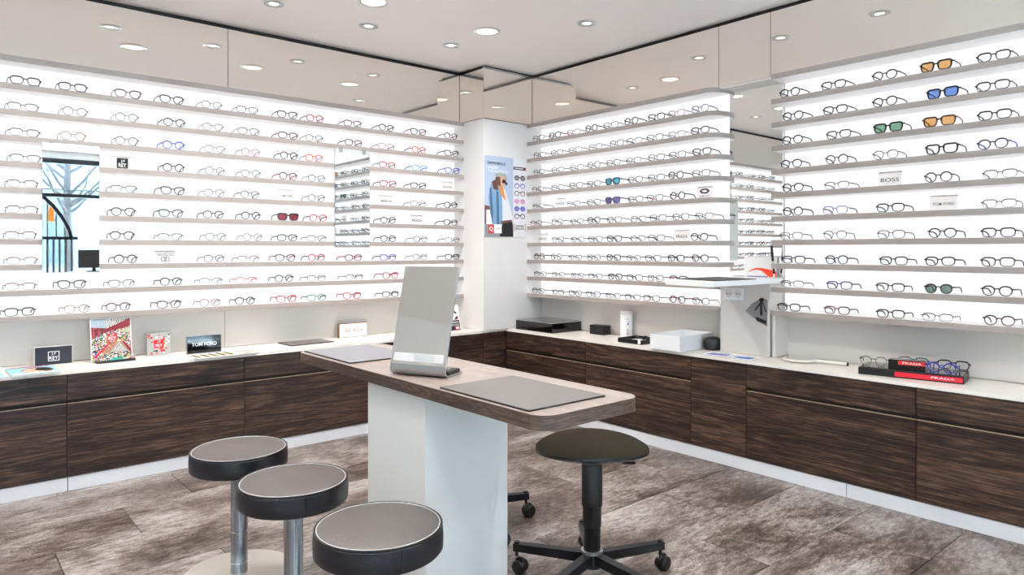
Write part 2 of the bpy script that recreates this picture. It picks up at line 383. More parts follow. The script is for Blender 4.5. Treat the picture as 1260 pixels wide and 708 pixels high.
# ================================================================== base cabinets
YD, XD, HP, HD = 4.39, 3.69, .074, .63
def cabinet(axis, a, b_, split, label):
    c = thing('drawer_cabinet' if split else 'tall_cabinet', ((a, YD, 0) if axis == 'x' else (XD, a, 0)), 0, label, 'cabinet', 'walnut base cabinets')
    L_ = b_ - a
    def bx(name, m, u0, u1, d0, d1, z0, z1):
        if axis == 'x': return box(name, m, c, u0, u1, d0, d1, z0, z1)
        return box(name, m, c, d0, d1, u0, u1, z0, z1)
    dep = (Y1 - YD if axis == 'x' else X1 - XD) - .002
    bx('carcass', 'carcass_shade', .001, L_ - .001, .021, dep, HP + .004, HD - .001)  # body coloured near-black to paint the shadow gaps between the fronts
    if split:
        bx('drawer_front', 'walnut', .0022, L_ - .0022, 0, .019, .494, HD - .002)
        bx('drawer_front', 'walnut', .0022, L_ - .0022, 0, .019, HP + .004, .470)
        bx('highlight_strip', 'edge_highlight', .0022, L_ - .0022, 0, .019, .4702, .4718)  # pale strip paints the light caught by the lower drawer's top edge
    else:
        bx('door', 'walnut', .0022, L_ - .0022, 0, .019, HP + .004, HD - .002)
    return c
cabinet('x', -1.28, -.336, True, 'walnut drawer cabinet at far end of run under street-view mirror wall')
cabinet('x', -.336, .608, True, 'walnut drawer cabinet under the blue magazines')
cabinet('x', .608, 1.552, True, 'walnut drawer cabinet under the colourful patterned counter display')
cabinet('x', 1.552, 2.5, True, 'walnut drawer cabinet under the dark counter mat')
cabinet('x', 2.5, 3.455, False, 'undivided walnut cabinet under the small upright leaflet')
cabinet('x', 3.455, XD - .001, False, 'narrow walnut corner filler below the column poster')
cabinet('y', 3.49, YD - .001, True, 'walnut drawer cabinet under the black glass box')
cabinet('y', 2.584, 3.49, True, 'walnut drawer cabinet under the white open box')
cabinet('y', 2.2, 2.584, False, 'narrow undivided walnut cabinet under the socket box')
cabinet('y', 1.287, 2.2, True, 'walnut drawer cabinet under the hand mirror')
cabinet('y', .374, 1.287, True, 'walnut drawer cabinet under the lettered end of the red-striped tray')
cabinet('y', -.54, .374, True, 'walnut drawer cabinet at the end beyond the red-striped tray')
ct = MB().prism([(-1.28, YD - .002), (XD - .002, YD - .002), (XD - .002, -.54), (X1, -.54), (X1, Y1), (-1.28, Y1)], HD, .65)
tag(ct.build('countertop', 'counter_white', None, False), 'long white L-shaped worktop on the walnut base cabinets', 'worktop')
for nm, seg in (('baseboard_back', [(-1.28, .61), (.614, 3.7)]), ('baseboard_right', [(-.54, 1.62), (1.624, 4.39)])):
    bb = thing(nm, kind='structure')
    for a, b_ in seg:
        if nm == 'baseboard_back': box('plinth', 'plinth_white', bb, a, b_, YD + .004, YD + .02, 0.001, HP)
        else: box('plinth', 'plinth_white', bb, XD + .004, XD + .02, a, b_, 0.001, HP)

# ================================================================== mirrors on the displays
def hung_mirror(x0, x1, z0, z1, label):
    t = thing('hanging_mirror', (x0, YS - .004, z0), 0, label, 'mirror')
    W, Hh = x1 - x0, z1 - z0
    box('backing', 'mirror_edge', t, 0, W, -.006, 0, 0, Hh)
    box('mirror_glass', 'mirror', t, .002, W - .002, -.008, -.0062, .002, Hh - .002)
    for fx in (.12, .78): MB().box(W*fx, W*fx + .028, -.011, -.0085, Hh - .03, Hh + .003).box(W*fx, W*fx + .028, -.011, .003, Hh + .0005, Hh + .003).build('hook', 'acrylic', t, False)
    return t
hung_mirror(.522, .800, 1.172, 1.90, 'tall frameless mirror reflecting the street and stair railing, hung on shelves')
hung_mirror(2.275, 2.556, 1.318, 2.036, 'tall frameless mirror reflecting other shelves, hung on the display next to the column')
struct('trim_5', MB().box(XP + .001, X1, 2.16, 2.557, 2.346, 2.3575), 'panel_beige')
tag(box('niche_mirror', 'mirror', None, XB - .022, XB - .012, 2.162, 2.528, 1.135, 2.345), 'tall niche mirror behind the narrow desk between two shelf units', 'mirror')

# ================================================================== narrow desk on the counter
dk = thing('consulting_desk', (XS, 2.16, .65), 0, 'narrow white desk slab on a box with two sockets', 'desk')
box('support_box', 'panel_beige', dk, .006, .155, .012, .35, .001, .446)
P = [(-.63, .02), (-.61, 0), (.14, 0), (.14, .368), (-.54, .368), (-.56, .355)]
MB().prism(P, .446, .475).build('desk_slab', 'white', dk)
sp = box('socket_plate', 'white', dk, -.002, .006, .185, .318, .335, .41)
for yy in (.218, .284):
    s1 = MB().add([], []); s1.lathe([(.0, 0), (.024, 0), (.026, .004), (.021, .0035), (.019, .0005), (0.0001, .0005)], 20, cap0=False, cap1=False)
    so = s1.build('socket', 'plate_white', sp); so.rotation_euler = (0, R(-90), 0); so.location = (-.002, yy, .372)
    for q in (-1, 1): box('socket_hole', 'black_print', so, -.003, .003, q*.0095 - .003, q*.0095 + .003, .0005, .0016)
o_, u_, v_ = (.006, .175, .265), (0, -1, 0), (0, 0, 1)
decal('cleaning_cloth', [(0, .0), (.045, .05), (.115, .09), (.148, .075), (.146, -.085), (.09, -.062)], 'cloth_grey', dk, (.006, .172, .27), u_, v_, .0015)
decal('cloth_print', [(.075, -.055), (.14, -.072), (.14, -.05), (.07, -.03)], 'black_print', dk, (.006, .172, .27), u_, v_, .0022)
for ln in ([(.10, .07), (.112, .07), (.115, -.02), (.098, -.02)], [(.10, .06), (.06, .01), (.068, .005), (.106, .05)], [(.112, .06), (.135, .0), (.142, .003), (.118, .062)], ell(.108, .075, .016, .012, 10)):
    decal('cloth_print', ln, 'black_print', dk, (.006, .172, .27), u_, v_, .0022)
tag(MB().prism([(-.55 + XS, 2.19), (-.14 + XS, 2.175), (-.05 + XS, 2.49), (-.46 + XS, 2.505)], 1.1255, 1.1295).build('desk_pad', 'mat_dark', None), 'thin dark pad lying on the narrow desk', 'desk pad')
cd = thing('counter_card', (XB - .06, 2.19, 1.1255), 0, 'upright white card with an orange swoosh standing on the desk', 'card')
box('card', 'paper', cd, .02, .024, 0, .22, 0, .13)
sw = [(.20, .03), (.175, .048), (.14, .060), (.10, .060), (.05, .052), (.002, .040), (.002, .002), (.04, .002), (.065, .014), (.10, .042), (.135, .050), (.17, .042)]
decal('swoosh', sw, 'orange_red', cd, (.0195, 0, 0), (0, 1, 0), (0, 0, 1), -.0006)
decal('blue_line', rect(.06, .20, .004, .009), 'indigo_print', cd, (.0195, 0, 0), (0, 1, 0), (0, 0, 1), -.0009)
pn = thing('pen_stylus', (4.0, 2.195, 1.1255), 0, 'black upright stylus standing in a foot beside the orange card', 'pen')
MB().lathe([(.018, 0), (.018, .006), (.006, .008), (.006, .03)], 16).build('foot', 'plate_white', pn)
MB().tube([(0, 0, .028), (-.012, 0, .09)], .0065, 10).build('barrel', 'black_plastic', pn)
MB().tube([(-.0125, 0, .095), (-.0135, 0, .102)], .0065, 10).build('ring', 'alu', pn)
MB().tube([(-.0145, 0, .106), (-.030, 0, .20)], .0075, 10).build('cap', 'black_plastic', pn)

# ================================================================== eyeglasses
def outline(sh):
    a, b_, n, nb = dict(R=(.0245, .0235, 2.0, 0), P=(.0255, .0225, 2.3, .14), S=(.0285, .0205, 3.4, .12), C=(.0285, .0220, 2.7, .18),
                        H=(.0288, .0190, 3.2, .12), W=(.0300, .0225, 4.5, .16))[sh]
    N = 22; P = []
    for k in range(N):
        t = 2 * math.pi * k / N; c, s = math.cos(t), math.sin(t)
        x = a * math.copysign(abs(c) ** (2 / n), c); z = b_ * math.copysign(abs(s) ** (2 / n), s)
        if z < 0: x *= 1 + nb * z / b_
        if sh in 'CW' and x > 0 and z > 0: z += (.006 if sh == 'C' else .002) * (x / a) ** 2
        P.append((x, z))
    return P, a, b_
GM = {}
def glasses_meshes(sh, thick):
    key = (sh, thick)
    if key in GM: return GM[key]
    P, a, b_ = outline(sh); N = len(P)
    w_ = .0078 if sh == 'W' else (.0062 if thick else .0042); dp = .005 if thick or sh == 'W' else .0035
    cx = a + .0098; z0 = b_ + w_ / 2
    cy = lambda x: 1.1 * x * x
    fm = MB(); lenses = []
    for sd in (1, -1):
        vs, fs = [], []
        for k in range(N):
            x, z = P[k]; xa, za = P[k-1]; xb, zb = P[(k+1) % N]
            tx, tz = xb - xa, zb - za; l = math.hypot(tx, tz); nx, nz = tz / l, -tx / l
            ww = w_ * ((.38 if sh == 'H' and z < .2 * b_ else .62 + .45 * max(0, z / b_)) if sh != 'W' else .85 + .15 * z / b_)
            for o1, d1 in ((-.5, -.5), (.5, -.5), (.5, .5), (-.5, .5)):
                X = sd * (cx + x + nx * o1 * ww); vs.append((X, cy(cx + x) + d1 * dp, z0 + z + nz * o1 * ww))
        for k in range(N):
            for j in range(4): fs.append((k*4 + j, k*4 + (j+1) % 4, ((k+1) % N)*4 + (j+1) % 4, ((k+1) % N)*4 + j))
        fm.add(vs, fs)
        lm = MB(); lm.add([(sd * (cx + x * .985), cy(cx + x), z0 + z * .985) for x, z in P], [tuple(range(N))]); lenses.append(lm.mesh('lens', 'lens_clear'))
    zb = z0 + b_ * .35; xi = cx - a
    fm.tube([(-xi, cy(xi), zb), (-xi * .4, -.001, zb + .003), (xi * .4, -.001, zb + .003), (xi, cy(xi), zb)], w_ * .5, 6)
    xh = cx + a + .0065; zh = z0 + b_ * (.62 if sh in 'CW' else .42)
    for sd in (1, -1): fm.tube([(sd * (cx + a * .93), cy(cx + a), zh), (sd * xh, cy(xh) - .001, zh), (sd * (xh + .001), cy(xh) + .006, zh)], w_ * .55, 6)
    front = fm.mesh('front', 'frame_k'); temples = []
    rt = .0042 if thick or sh == 'W' else .0032
    for sd in (1, -1):
        temples.append(MB().tube([(sd * (xh + .001), cy(xh) + .005, zh), (sd * (xh + .001), .075, zh - .002), (sd * xh, .098, zh - .006), (sd * (xh - .002), .114, zh * .55), (sd * (xh - .003), .124, rt * 1.2)],
                                 [rt, rt * .9, rt * 1.1, rt * 1.15, rt], 6, flat=.6).mesh('temple', 'frame_k'))
    GM[key] = (front, lenses, temples); return GM[key]
def recolor(o, m):
    o.material_slots[0].link = 'OBJECT'; o.material_slots[0].material = M[m]
LENS = dict(A=('lens_amber', 'amber'), B=('lens_blue', 'blue'), G=('lens_green', 'green'), R=('lens_red', 'red'), T=('lens_teal', 'teal'), V=('lens_violet', 'violet'), K=('lens_grey', 'grey'))
SHN = dict(R='round', P='rounded', S='rectangular', C='cat-eye', H='half-rim', W='square')
ORD = ['first', 'second', 'third', 'fourth', 'fifth', 'sixth', 'seventh', 'eighth', 'ninth', 'tenth', 'eleventh', 'twelfth', 'thirteenth', 'fourteenth', 'fifteenth', 'sixteenth']
SHF = ['top shelf'] + [ORD[i] + ' shelf down' for i in range(1, 9)] + ['bottom shelf']
def make_glasses(code, loc, rz, label, group, rx=0):
    """code: shape letter, frame colour, temple colour, optional lens letter"""
    sh = code[0]; cols = ''.join(c for c in code[1:] if c.islower()); ln = ''.join(c for c in code[1:] if c.isupper())
    fc = cols[0]; tc_ = cols[1] if len(cols) > 1 else cols[0]
    thick = fc not in 'sgyp' and sh != 'H'
    f, ls, ts = glasses_meshes(sh, thick)
    t = thing('sunglasses' if ln else 'eyeglasses', loc, rz, label, 'sunglasses' if ln else 'glasses', group)
    if rx: t.rotation_euler = (rx, 0, rz)
    o = link('front', f, t); recolor(o, 'frame_' + fc)
    for k in range(2):
        l = link('lens', ls[k], t)
        if ln: recolor(l, LENS[ln][0])
        q = link('temple', ts[k], t); recolor(q, 'frame_' + tc_)
    return t
D1 = [
  "0.448Sk 0.670Sn 0.952Cd 1.195Ck 1.432Ps 1.660Sg 1.933Ck 2.135Prb 2.429Sdg 2.712Pk 2.998Ckr 3.312Pkr",
  "0.437Hn 0.682Rs 0.947Rs 1.209Ptk 1.440Pso 1.668Sgp 1.939Sdk 2.129Pgn 2.436Sdg 2.712Spg 3.005Pok 3.320Ck",
  "0.445Hk 0.672Ry 0.945Rg 1.204Pb 1.452Psw 1.682Rp 1.945Rk 2.129Rou 2.720Sre 3.013Sub 3.328Cb",
  "0.448Hk 1.204Rk 1.452Rsk 1.682Psk 1.939Pdr 2.147Pgu 2.727Srk 2.998Sk",
  "0.433Hk 0.930Hgk 1.200Ck 1.447Psy 1.677Rgk 2.147Rgk 2.998Syk 3.312Pk",
  "0.433Hk 0.926Pk 1.190Cn 1.442Ptg 1.682Rk 1.939WkkR 2.159Prg 2.727Pk 3.312Sk",
  "0.426Hk 0.921Pk 1.186Hk 1.457Psk 1.693Psy 1.933Skg 2.147Hk 2.727Pk 3.020Pgk 3.328Hd",
  "0.433Hw 0.939Rk 1.447Pgg 1.666Hdk 1.919Ckr 2.147Rrk 2.436Sdr 2.727Sbk 3.013Pgk 3.328Sk",
  "0.426Hd 0.666Ck 0.917Sgk 1.190Pk 1.427Hsk 1.652Hr 1.910Pk 2.147Hkr 2.443Hg 2.748Crr",
  "0.423Sk 0.690Pyp 0.900Pdk 1.179Ctk 1.422Ppd 1.644Pk 1.927Crr 2.147Sek 2.423Crr 2.748Stk",
]
D2 = [
  "4.239Sgk 4.045Skr 3.834Hsg 3.643Rk 3.446Sgk 3.252Rk 3.027Sk 2.856Spd 2.669Plv",
  "4.229Sgk 4.022Hgk 3.816Hsk 3.601Hsd 3.391Sgk 3.222Hkk 3.041Sgk 2.856Hsp 2.669Skk",
  "4.239Ssk 4.012Hgk 3.799Hsk 3.618Rgk 3.422Sgk 3.230Hgk 3.027Sgk 2.849Sgg 2.656Skk",
  "4.249Hgk 4.012Hkk 3.807Sgk 3.618Sgk 3.430WkkT 3.215Sgk 3.027Sgk 2.862Rkk 2.662Sgk",
  "4.243Hsg 3.834Hsk 3.618Sgk 3.430WvkV 3.215Sgk 3.041Sgr 2.849Rkk",
  "4.269Hsp 4.017Rgk 3.799Hgk 3.618Rwk 3.414Sgk 3.185Hkk 3.013Sgk 2.823Sgk 2.637Hkk",
  "4.008Sgk 3.790Hkk 3.601Sgk 3.414Skk 3.193Hkk 3.027Sgk 2.675Pkk",
  "4.232Rwk 4.026Rgk 3.816Hkk 3.618Sgk 3.422Skk 3.230Hgk 3.055Sgk 2.862Skk 2.669Ptw",
  "4.219Hgk 4.003Hwk 3.790Htk 3.604Hgk 3.406Skk 3.222Sgk 3.034Sgk 2.842Skr",
  "4.243Sgk 4.008Hkk 3.816Sgk 3.626Sgk 3.422Hkk 3.237Hgk 3.069Sgk 2.849Pkr 2.662Pgk",
]
D3 = [
  "2.050Pkn 1.791Sk 1.518Pk 1.273WkkA 1.025Sk",
  "2.030Pkn 1.782Sk 1.518Pk 1.244WkkB 1.028Sk",
  "2.035Pkw 1.764Stw 1.502WkkG 1.258WtkA 1.021Sk",
  "2.040Pkn 1.773Rtk 1.514Pgk 1.247Wk 1.028Pnb",
  "2.030Pk 1.773Hk 1.262Rk 0.998Hk",
  "2.030Rk 1.782Slk 1.490Sk 1.002Hg",
  "2.040Ssk 1.782Pgk 1.486Sg 1.244Pkn 1.005Sk",
  "2.025Sn 1.773Pn 1.474Sk 1.255Sk 1.008Stn",
  "2.035Hgk 1.759Svg 1.490Skn 1.262PkkK 1.011Pkt",
  "2.055Sk 1.773Sdk 1.490Sk 1.266Hk 1.002Ptk",
]
import re
def parse(row): return [(float(m.group(1)), m.group(2)) for m in re.finditer(r'(-?[\d.]+)([A-Z][a-z]+[A-Z]?)', row)]
def desc(code):
    ln = ''.join(c for c in code[1:] if c.isupper()); col = FN[code[1]]; n = 'sunglasses' if ln else 'glasses'
    return (LENS[ln][1] + '-lensed ' if ln else '') + f'{col} {SHN[code[0]]} {n}'
EXTRA = ['Sk', 'Pk', 'Hk', 'Rg', 'Sn', 'Ck', 'Pd', 'Hg']
for D, axis, ref, where in ((D1, 'x', 'column', 'wall with hanging mirrors'), (D2, 'y', 'column', 'unit beside poster'), (D3, 'y', 'desk', 'unit above red-striped tray')):
    for i, row in enumerate(D):
        items = parse(row)
        if axis == 'x':
            items += [(x + random.uniform(-.02, .02), random.choice(EXTRA)) for x in (.17, -.08, -.32)]
        items.sort(key=lambda q: -q[0])
        for n, (p, code) in enumerate(items):
            lab = f'{desc(code)}, {ORD[n]} pair from {ref}, {SHF[i]}, {where}'
            jr = R(random.uniform(-4, 4)); z = ZSH[i] + TH + .0006
            if axis == 'x': make_glasses(code, (p, YS + .0115, z), jr, lab, 'eyewear on the wall with hanging mirrors')
            else: make_glasses(code, (XS + .0125 + random.uniform(0, .004), p, z), R(-90) + jr, lab, 'eyewear beside the poster column' if D is D2 else 'eyewear above the red-striped tray')

# ------------------------------------------------------------------ brand plates on the shelves
def plate(axis, row, p, body, label, sub=None, w_=.115, h_=.075):
    z = ZSH[row - 1] + TH + .0005
    t = thing('brand_plate', ((p, YS + .03, z) if axis == 'x' else (XS + .03, p, z)), 0 if axis == 'x' else R(-90), label, 'sign', 'brand plates on the shelves')
    box('plate', 'plate_clear', t, -w_/2, w_/2, 0, .006, 0, h_)
    box('top_edge', 'plate_edge', t, -w_/2, w_/2, -.0006, .0062, h_ - .006, h_ + .0004)
    U, V = (1, 0, 0), (0, 0, 1)
    if body == 'JF':
        decal('logo_square', rect(-.03, .03, .004, .064), 'black_print', t, (0, 0, 0), U, V, .0008)
        text('lettering', 'J.F', 'white_print', t, (.003, -.0016, .047), U, V, .022, .016, .004)
        text('lettering', 'REY', 'white_print', t, (0, -.0016, .023), U, V, .040, .022, .004)
    elif body == 'GUCCI':
        text('lettering', 'GUCCI', 'black_print', t, (0, -.0012, .054), U, V, .092, .016, .004)
        for s in (-1, 1):
            MB().tube([(s * .009 + .014 * math.cos(a_), -.001, .024 + .014 * math.sin(a_)) for a_ in [k * math.pi / 9 for k in range(18)]], .002, 4, True).build('emblem_ring', 'black_print', t)
    elif body == 'OVAL':
        P0 = ell(0, .045, .036, .017, 22); P1 = ell(0, .045, .022, .008, 22)
        MB().add([(x, -.001, y) for x, y in P0] + [(x, -.001, y) for x, y in P1], [(k, (k+1) % 22, 22 + (k+1) % 22, 22 + k) for k in range(22)]).build('emblem_ring', 'black_print', t, False)
        text('lettering', 'OAKLEY', 'black_print', t, (0, -.0012, .013), U, V, .08, .010, .004)
    elif body:
        text('lettering', body, 'black_print', t, (0, -.0012, h_ * .42), U, V, w_ * .80, .020 if len(body) < 6 else .015, .004)
        if sub: text('lettering', sub, 'grey_print', t, (0, -.0012, h_ * .18), U, V, w_ * .5, .006)
    return t
plate('x', 4, .926, 'JF', 'small shelf plate with a black square logo beside the tall mirror')
plate('x', 4, 3.29, 'ESCADA', 'white shelf plate with spaced thin capitals closest to the column')
plate('x', 5, 1.933, 'TOM FORD', 'white shelf plate with two-word lettering between shelves left of small mirror')
plate('x', 5, 2.72, 'MISSONI', 'white shelf plate with bold lettering immediately beside the small mirror')
plate('x', 6, 2.998, 'PRADA', 'white shelf plate with serif capitals on sixth shelf near the column')
plate('x', 8, 1.162, 'GUCCI', 'white shelf plate with interlocking ring emblem below serif lettering')
plate('y', 5, 3.993, 'POLICE', 'pale shelf plate on fifth shelf beside the poster')
plate('y', 5, 2.644, 'OVAL', 'white shelf plate with a black oval emblem near the niche mirror')
plate('y', 7, 4.205, 'DAVIDOFF', 'pale shelf plate touching the column end on seventh shelf')
plate('y', 7, 2.823, 'PRADA', 'white shelf plate with serif capitals above the narrow desk')
plate('y', 5, 1.498, 'BOSS', 'white shelf plate with heavy serif capitals above the tray', 'HUGO BOSS')
plate('y', 6, 1.244, 'TOM FORD', 'white shelf plate with two-word lettering above the tray', None, .125)

# ------------------------------------------------------------------ poster on the column
po = thing('poster', (3.442, CYc, 1.408), 0, 'poster of a woman in a denim jacket and a column of sunglasses', 'poster')
PW, PH = .445, .65
box('sheet', 'poster_blue', po, 0, PW, -.004, 0, 0, PH)
def pz(pts, m, lift, nm='print'):
    # outline drawn on a 312 x 590 grid, origin top left
    return decal(nm, [(x / 312 * PW, PH - y / 590 * PH) for x, y in pts], m, po, (0, -.004, 0), (1, 0, 0), (0, 0, 1), lift)
pz([(212, 0), (312, 0), (312, 590), (212, 590)], 'poster_white', .0004, 'white_strip')
pz([(0, 360), (42, 372), (46, 590), (0, 590)], 'brown_print', .0005)
pz([(12, 395), (50, 395), (52, 500), (12, 500)], 'white_print', .0007)
pz([(0, 500), (212, 500), (212, 590), (0, 590)], 'grey_print', .0006)
pz([(118, 480), (205, 470), (212, 590), (110, 590)], 'black_print', .0008, 'trousers')
pz([(112, 230), (150, 240), (178, 330), (205, 440), (205, 475), (115, 485)], 'poster_white', .0009, 'shirt')
pz([(60, 180), (95, 175), (128, 260), (130, 510), (60, 515), (40, 420), (28, 300), (36, 230)], 'denim_print', .0010, 'jacket')
pz([(84, 250), (100, 260), (108, 505), (88, 510)], 'denim_dark', .0012, 'jacket_fold')
pz([(36, 235), (50, 230), (62, 420), (58, 500), (40, 420)], 'denim_dark', .0012, 'jacket_fold')
pz([(100, 190), (130, 210), (156, 320), (140, 310), (112, 260)], 'orange_print', .0013, 'scarf')
pz(ell(118, 165, 40, 52, 18), 'brown_print', .0014, 'hair')
pz([(50, 190), (90, 160), (100, 250), (64, 240)], 'brown_print', .00135, 'hair')
pz([(110, 140), (150, 140), (158, 190), (140, 220), (118, 215)], 'skin_print', .0016, 'face')
pz(ell(140, 180, 14, 15, 12), 'black_print', .0018, 'sunglass_lens')
pz(ell(158, 195, 8, 12, 10), 'black_print', .0017, 'sunglass_lens')
pz([(78, 125), (148, 118), (158, 142), (80, 150)], 'greige_print', .0017, 'headband')
pz([(118, 475), (200, 462), (200, 482), (118, 495)], 'brown_print', .0012, 'belt')
pz(rect(26, 66, 505, 566), 'red_print', .0014, 'red_logo_square')
pz(ell(46, 533, 13, 17, 16), 'white_print', .0016, 'logo_ring'); pz(ell(46, 533, 7, 11, 16), 'red_print', .0018, 'logo_ring_centre')
pz([(48, 540), (60, 552), (55, 556), (44, 545)], 'white_print', .0017, 'logo_tail')
pz(rect(68, 124, 500, 566), 'white_print', .0013, 'white_box')
U, V = (1, 0, 0), (0, 0, 1)
def ptx(body, m, cx, cy, w_, h_, bold=.004): text('lettering', body, m, po, (cx / 312 * PW, -.006, PH - cy / 590 * PH), U, V, w_ / 312 * PW, h_ / 590 * PH, bold)
ptx('DEINE BRILLE,', 'black_print', 88, 52, 132, 22, .004); ptx('UNSERE', 'white_print', 60, 82, 76, 20, .004); ptx('TOP-ANGEBOTE!', 'white_print', 98, 110, 150, 22, .004)
ptx('AKTION', 'red_print', 96, 532, 40, 10)
pz(rect(214, 306, 62, 84), 'black_print', .0008, 'brand_bar'); pz(rect(300, 310, 62, 86), 'red_print', .001, 'brand_bar_end'); pz(rect(224, 290, 70, 76), 'white_print', .001, 'brand_bar_text')
for j, (y, fm_, lc) in enumerate(((145, 'black_print', 'grey_print'), (205, 'indigo_print', 'poster_white'), (262, 'brown_print', 'poster_white'), (322, 'pink_print', 'pink_print'), (378, 'indigo_print', 'lilac_print'), (435, 'black_print', 'poster_white'))):
    for s in (-1, 1):
        pz(ell(262 + s * 23, y, 19, 20, 14), fm_, .0010, 'printed_frame'); pz(ell(262 + s * 23, y + 1, 14, 14, 14), lc, .0013, 'printed_lens')
    pz(rect(254, 270, y - 9, y - 4), fm_, .0011, 'printed_bridge')
ptx('SONNEN-', 'black_print', 262, 508, 62, 14, .004); ptx('BRILLEN', 'black_print', 262, 528, 62, 14, .004)
for x in (220, 304): pz(rect(x - 2, x + 2, 488, 548), 'red_print', .001, 'bracket')

# ================================================================== central table
TX0, TX1, TY0, TY1, ZT = 1.312, 1.749, 1.403, 3.05, .835
tb = thing('consulting_table', ((TX0 + TX1) / 2, (TY0 + TY1) / 2, 0), 0, 'long narrow walnut-topped table on a white block pedestal', 'table')
hx, hy = (TX1 - TX0) / 2, (TY1 - TY0) / 2
def rr(hx, hy, r_, n=8):
    P = []
    for sx, sy, a0 in ((1, 1, 0), (-1, 1, 90), (-1, -1, 180), (1, -1, 270)):
        for k in range(n + 1):
            a = R(a0 + 90 * k / n); P.append((sx * (hx - r_) + r_ * math.cos(a), sy * (hy - r_) + r_ * math.sin(a)))
    return P
MB().prism(rr(hx, hy, .06), ZT - .0435, ZT - .0008).build('edge_band', 'table_edge', tb)
MB().prism(rr(hx - .0008, hy - .0008, .06), ZT - .0008, ZT).build('tabletop', 'table_top_sheen', tb)
px0, px1, py0, py1 = 1.345, 1.722, 2.04, 2.444
cx_, cy_ = tb.location.x, tb.location.y
box('pedestal', 'pedestal_white', tb, px0 - cx_, px1 - cx_, py0 - cy_, py1 - cy_, 0.001, ZT - .0437)
def table_mat(m, x0, x1, y0, y1, label):
    t = thing('table_mat', ((x0 + x1) / 2, (y0 + y1) / 2, ZT + .0004), 0, label, 'desk mat', 'mats on the table')
    a, b_ = (x1 - x0) / 2, (y1 - y0) / 2
    MB().prism(rr(a, b_, .006, 3), 0, .004).build('underside', 'mat_dark', t)
    MB().prism(rr(a - .002, b_ - .002, .005, 3), .004, .0052).build('surface', m, t)
table_mat('mat_grey', 1.327, 1.654, 1.476, 1.927, 'grey leather mat on rounded end of the table before the mirror')
table_mat('mat_lilac', 1.335, 1.662, 2.575, 3.02, 'pale grey mat on the table end behind the tilted mirror')

# tilted mirror of bent aluminium
tm = thing('tabletop_mirror', (1.387, 2.155, ZT + .0005), math.atan2(-.215, .1), 'tilted tabletop mirror of bent aluminium with a keypad in its foot', 'mirror')
# local x runs along the plate's bottom edge, local y points behind the plate (+y = away from the stools)
W2, LEAN, HH = .1185, R(15.5), .415
prof = []   # (y, z) centre line: foot from back to bend, then up the leaning plate
prof.append((.125, .004))
for k in range(9):
    a = R(-90 - k * (90 + 15.5) / 8 * 1.0)
    prof.append((.022 + .020 * math.cos(a) , .024 + .020 * math.sin(a)))
pl = prof[-1]; prof.append((pl[0] + math.sin(LEAN) * (HH - .03), pl[1] + math.cos(LEAN) * (HH - .03)))
def strip(prof, w0, w1, th):
    vs, fs = [], []; n = len(prof)
    for i, (y, z) in enumerate(prof):
        a = prof[max(i-1, 0)]; b_ = prof[min(i+1, n-1)]; ty, tz = b_[0] - a[0], b_[1] - a[1]; l = math.hypot(ty, tz); ny, nz = -tz / l, ty / l
        for s in (-.5, .5):
            for x in (w0, w1): vs.append((x, y + ny * th * s, z + nz * th * s))
    for i in range(n - 1):
        q = i * 4; r_ = q + 4
        fs += [(q, q+1, r_+1, r_), (q+2, q+3, r_+3, r_+2), (q, q+2, r_+2, r_), (q+1, q+3, r_+3, r_+1)]
    fs += [(0, 1, 3, 2), ((n-1)*4, (n-1)*4 + 1, (n-1)*4 + 3, (n-1)*4 + 2)]
    return MB().add(vs, fs)
strip(prof, -W2, W2, .006).build('bent_sheet', 'alu', tm)
uy, uz = math.sin(LEAN), math.cos(LEAN); ny, nz = -uz, uy
b0 = (pl[0] + uy * .012, pl[1] + uz * .012)
gl = [(b0[0] + ny * .0042, b0[1] + nz * .0042), (prof[-1][0] + ny * .0042 - uy*.002, prof[-1][1] + nz * .0042 - uz*.002)]
strip(gl, -W2 + .001, W2 - .001, .0022).build('mirror_glass', 'mirror_alu', tm)
so = (0, b0[0] + ny * .0058, b0[1] + nz * .0058); Vv = (0, uy, uz)
decal('label_strip', rect(-W2 + .012, W2 - .012, .012, .042), 'plate_white', tm, so, (1, 0, 0), Vv, .0004)
decal('label_field', rect(-.018, .068, .015, .039), 'alu_light', tm, so, (1, 0, 0), Vv, .0007)
text('lettering', 'VARIOSHOT', 'plate_white', tm, (.025, so[1] + uy * .027 - uz * .0011, so[2] + uz * .027 + uy * .0011), (1, 0, 0), Vv, .074, .014)
kp = MB().cbox(-W2 + .012, W2 - .004, .03, .118, .0075, .022, .003).build('keypad', 'black_plastic', tm)
for i in range(5):
    for j in range(3): MB().cbox(-.07 + i * .035, -.045 + i * .035, .04 + j * .025, .058 + j * .025, .022, .025, .002).build('key', 'mat_grey', kp)

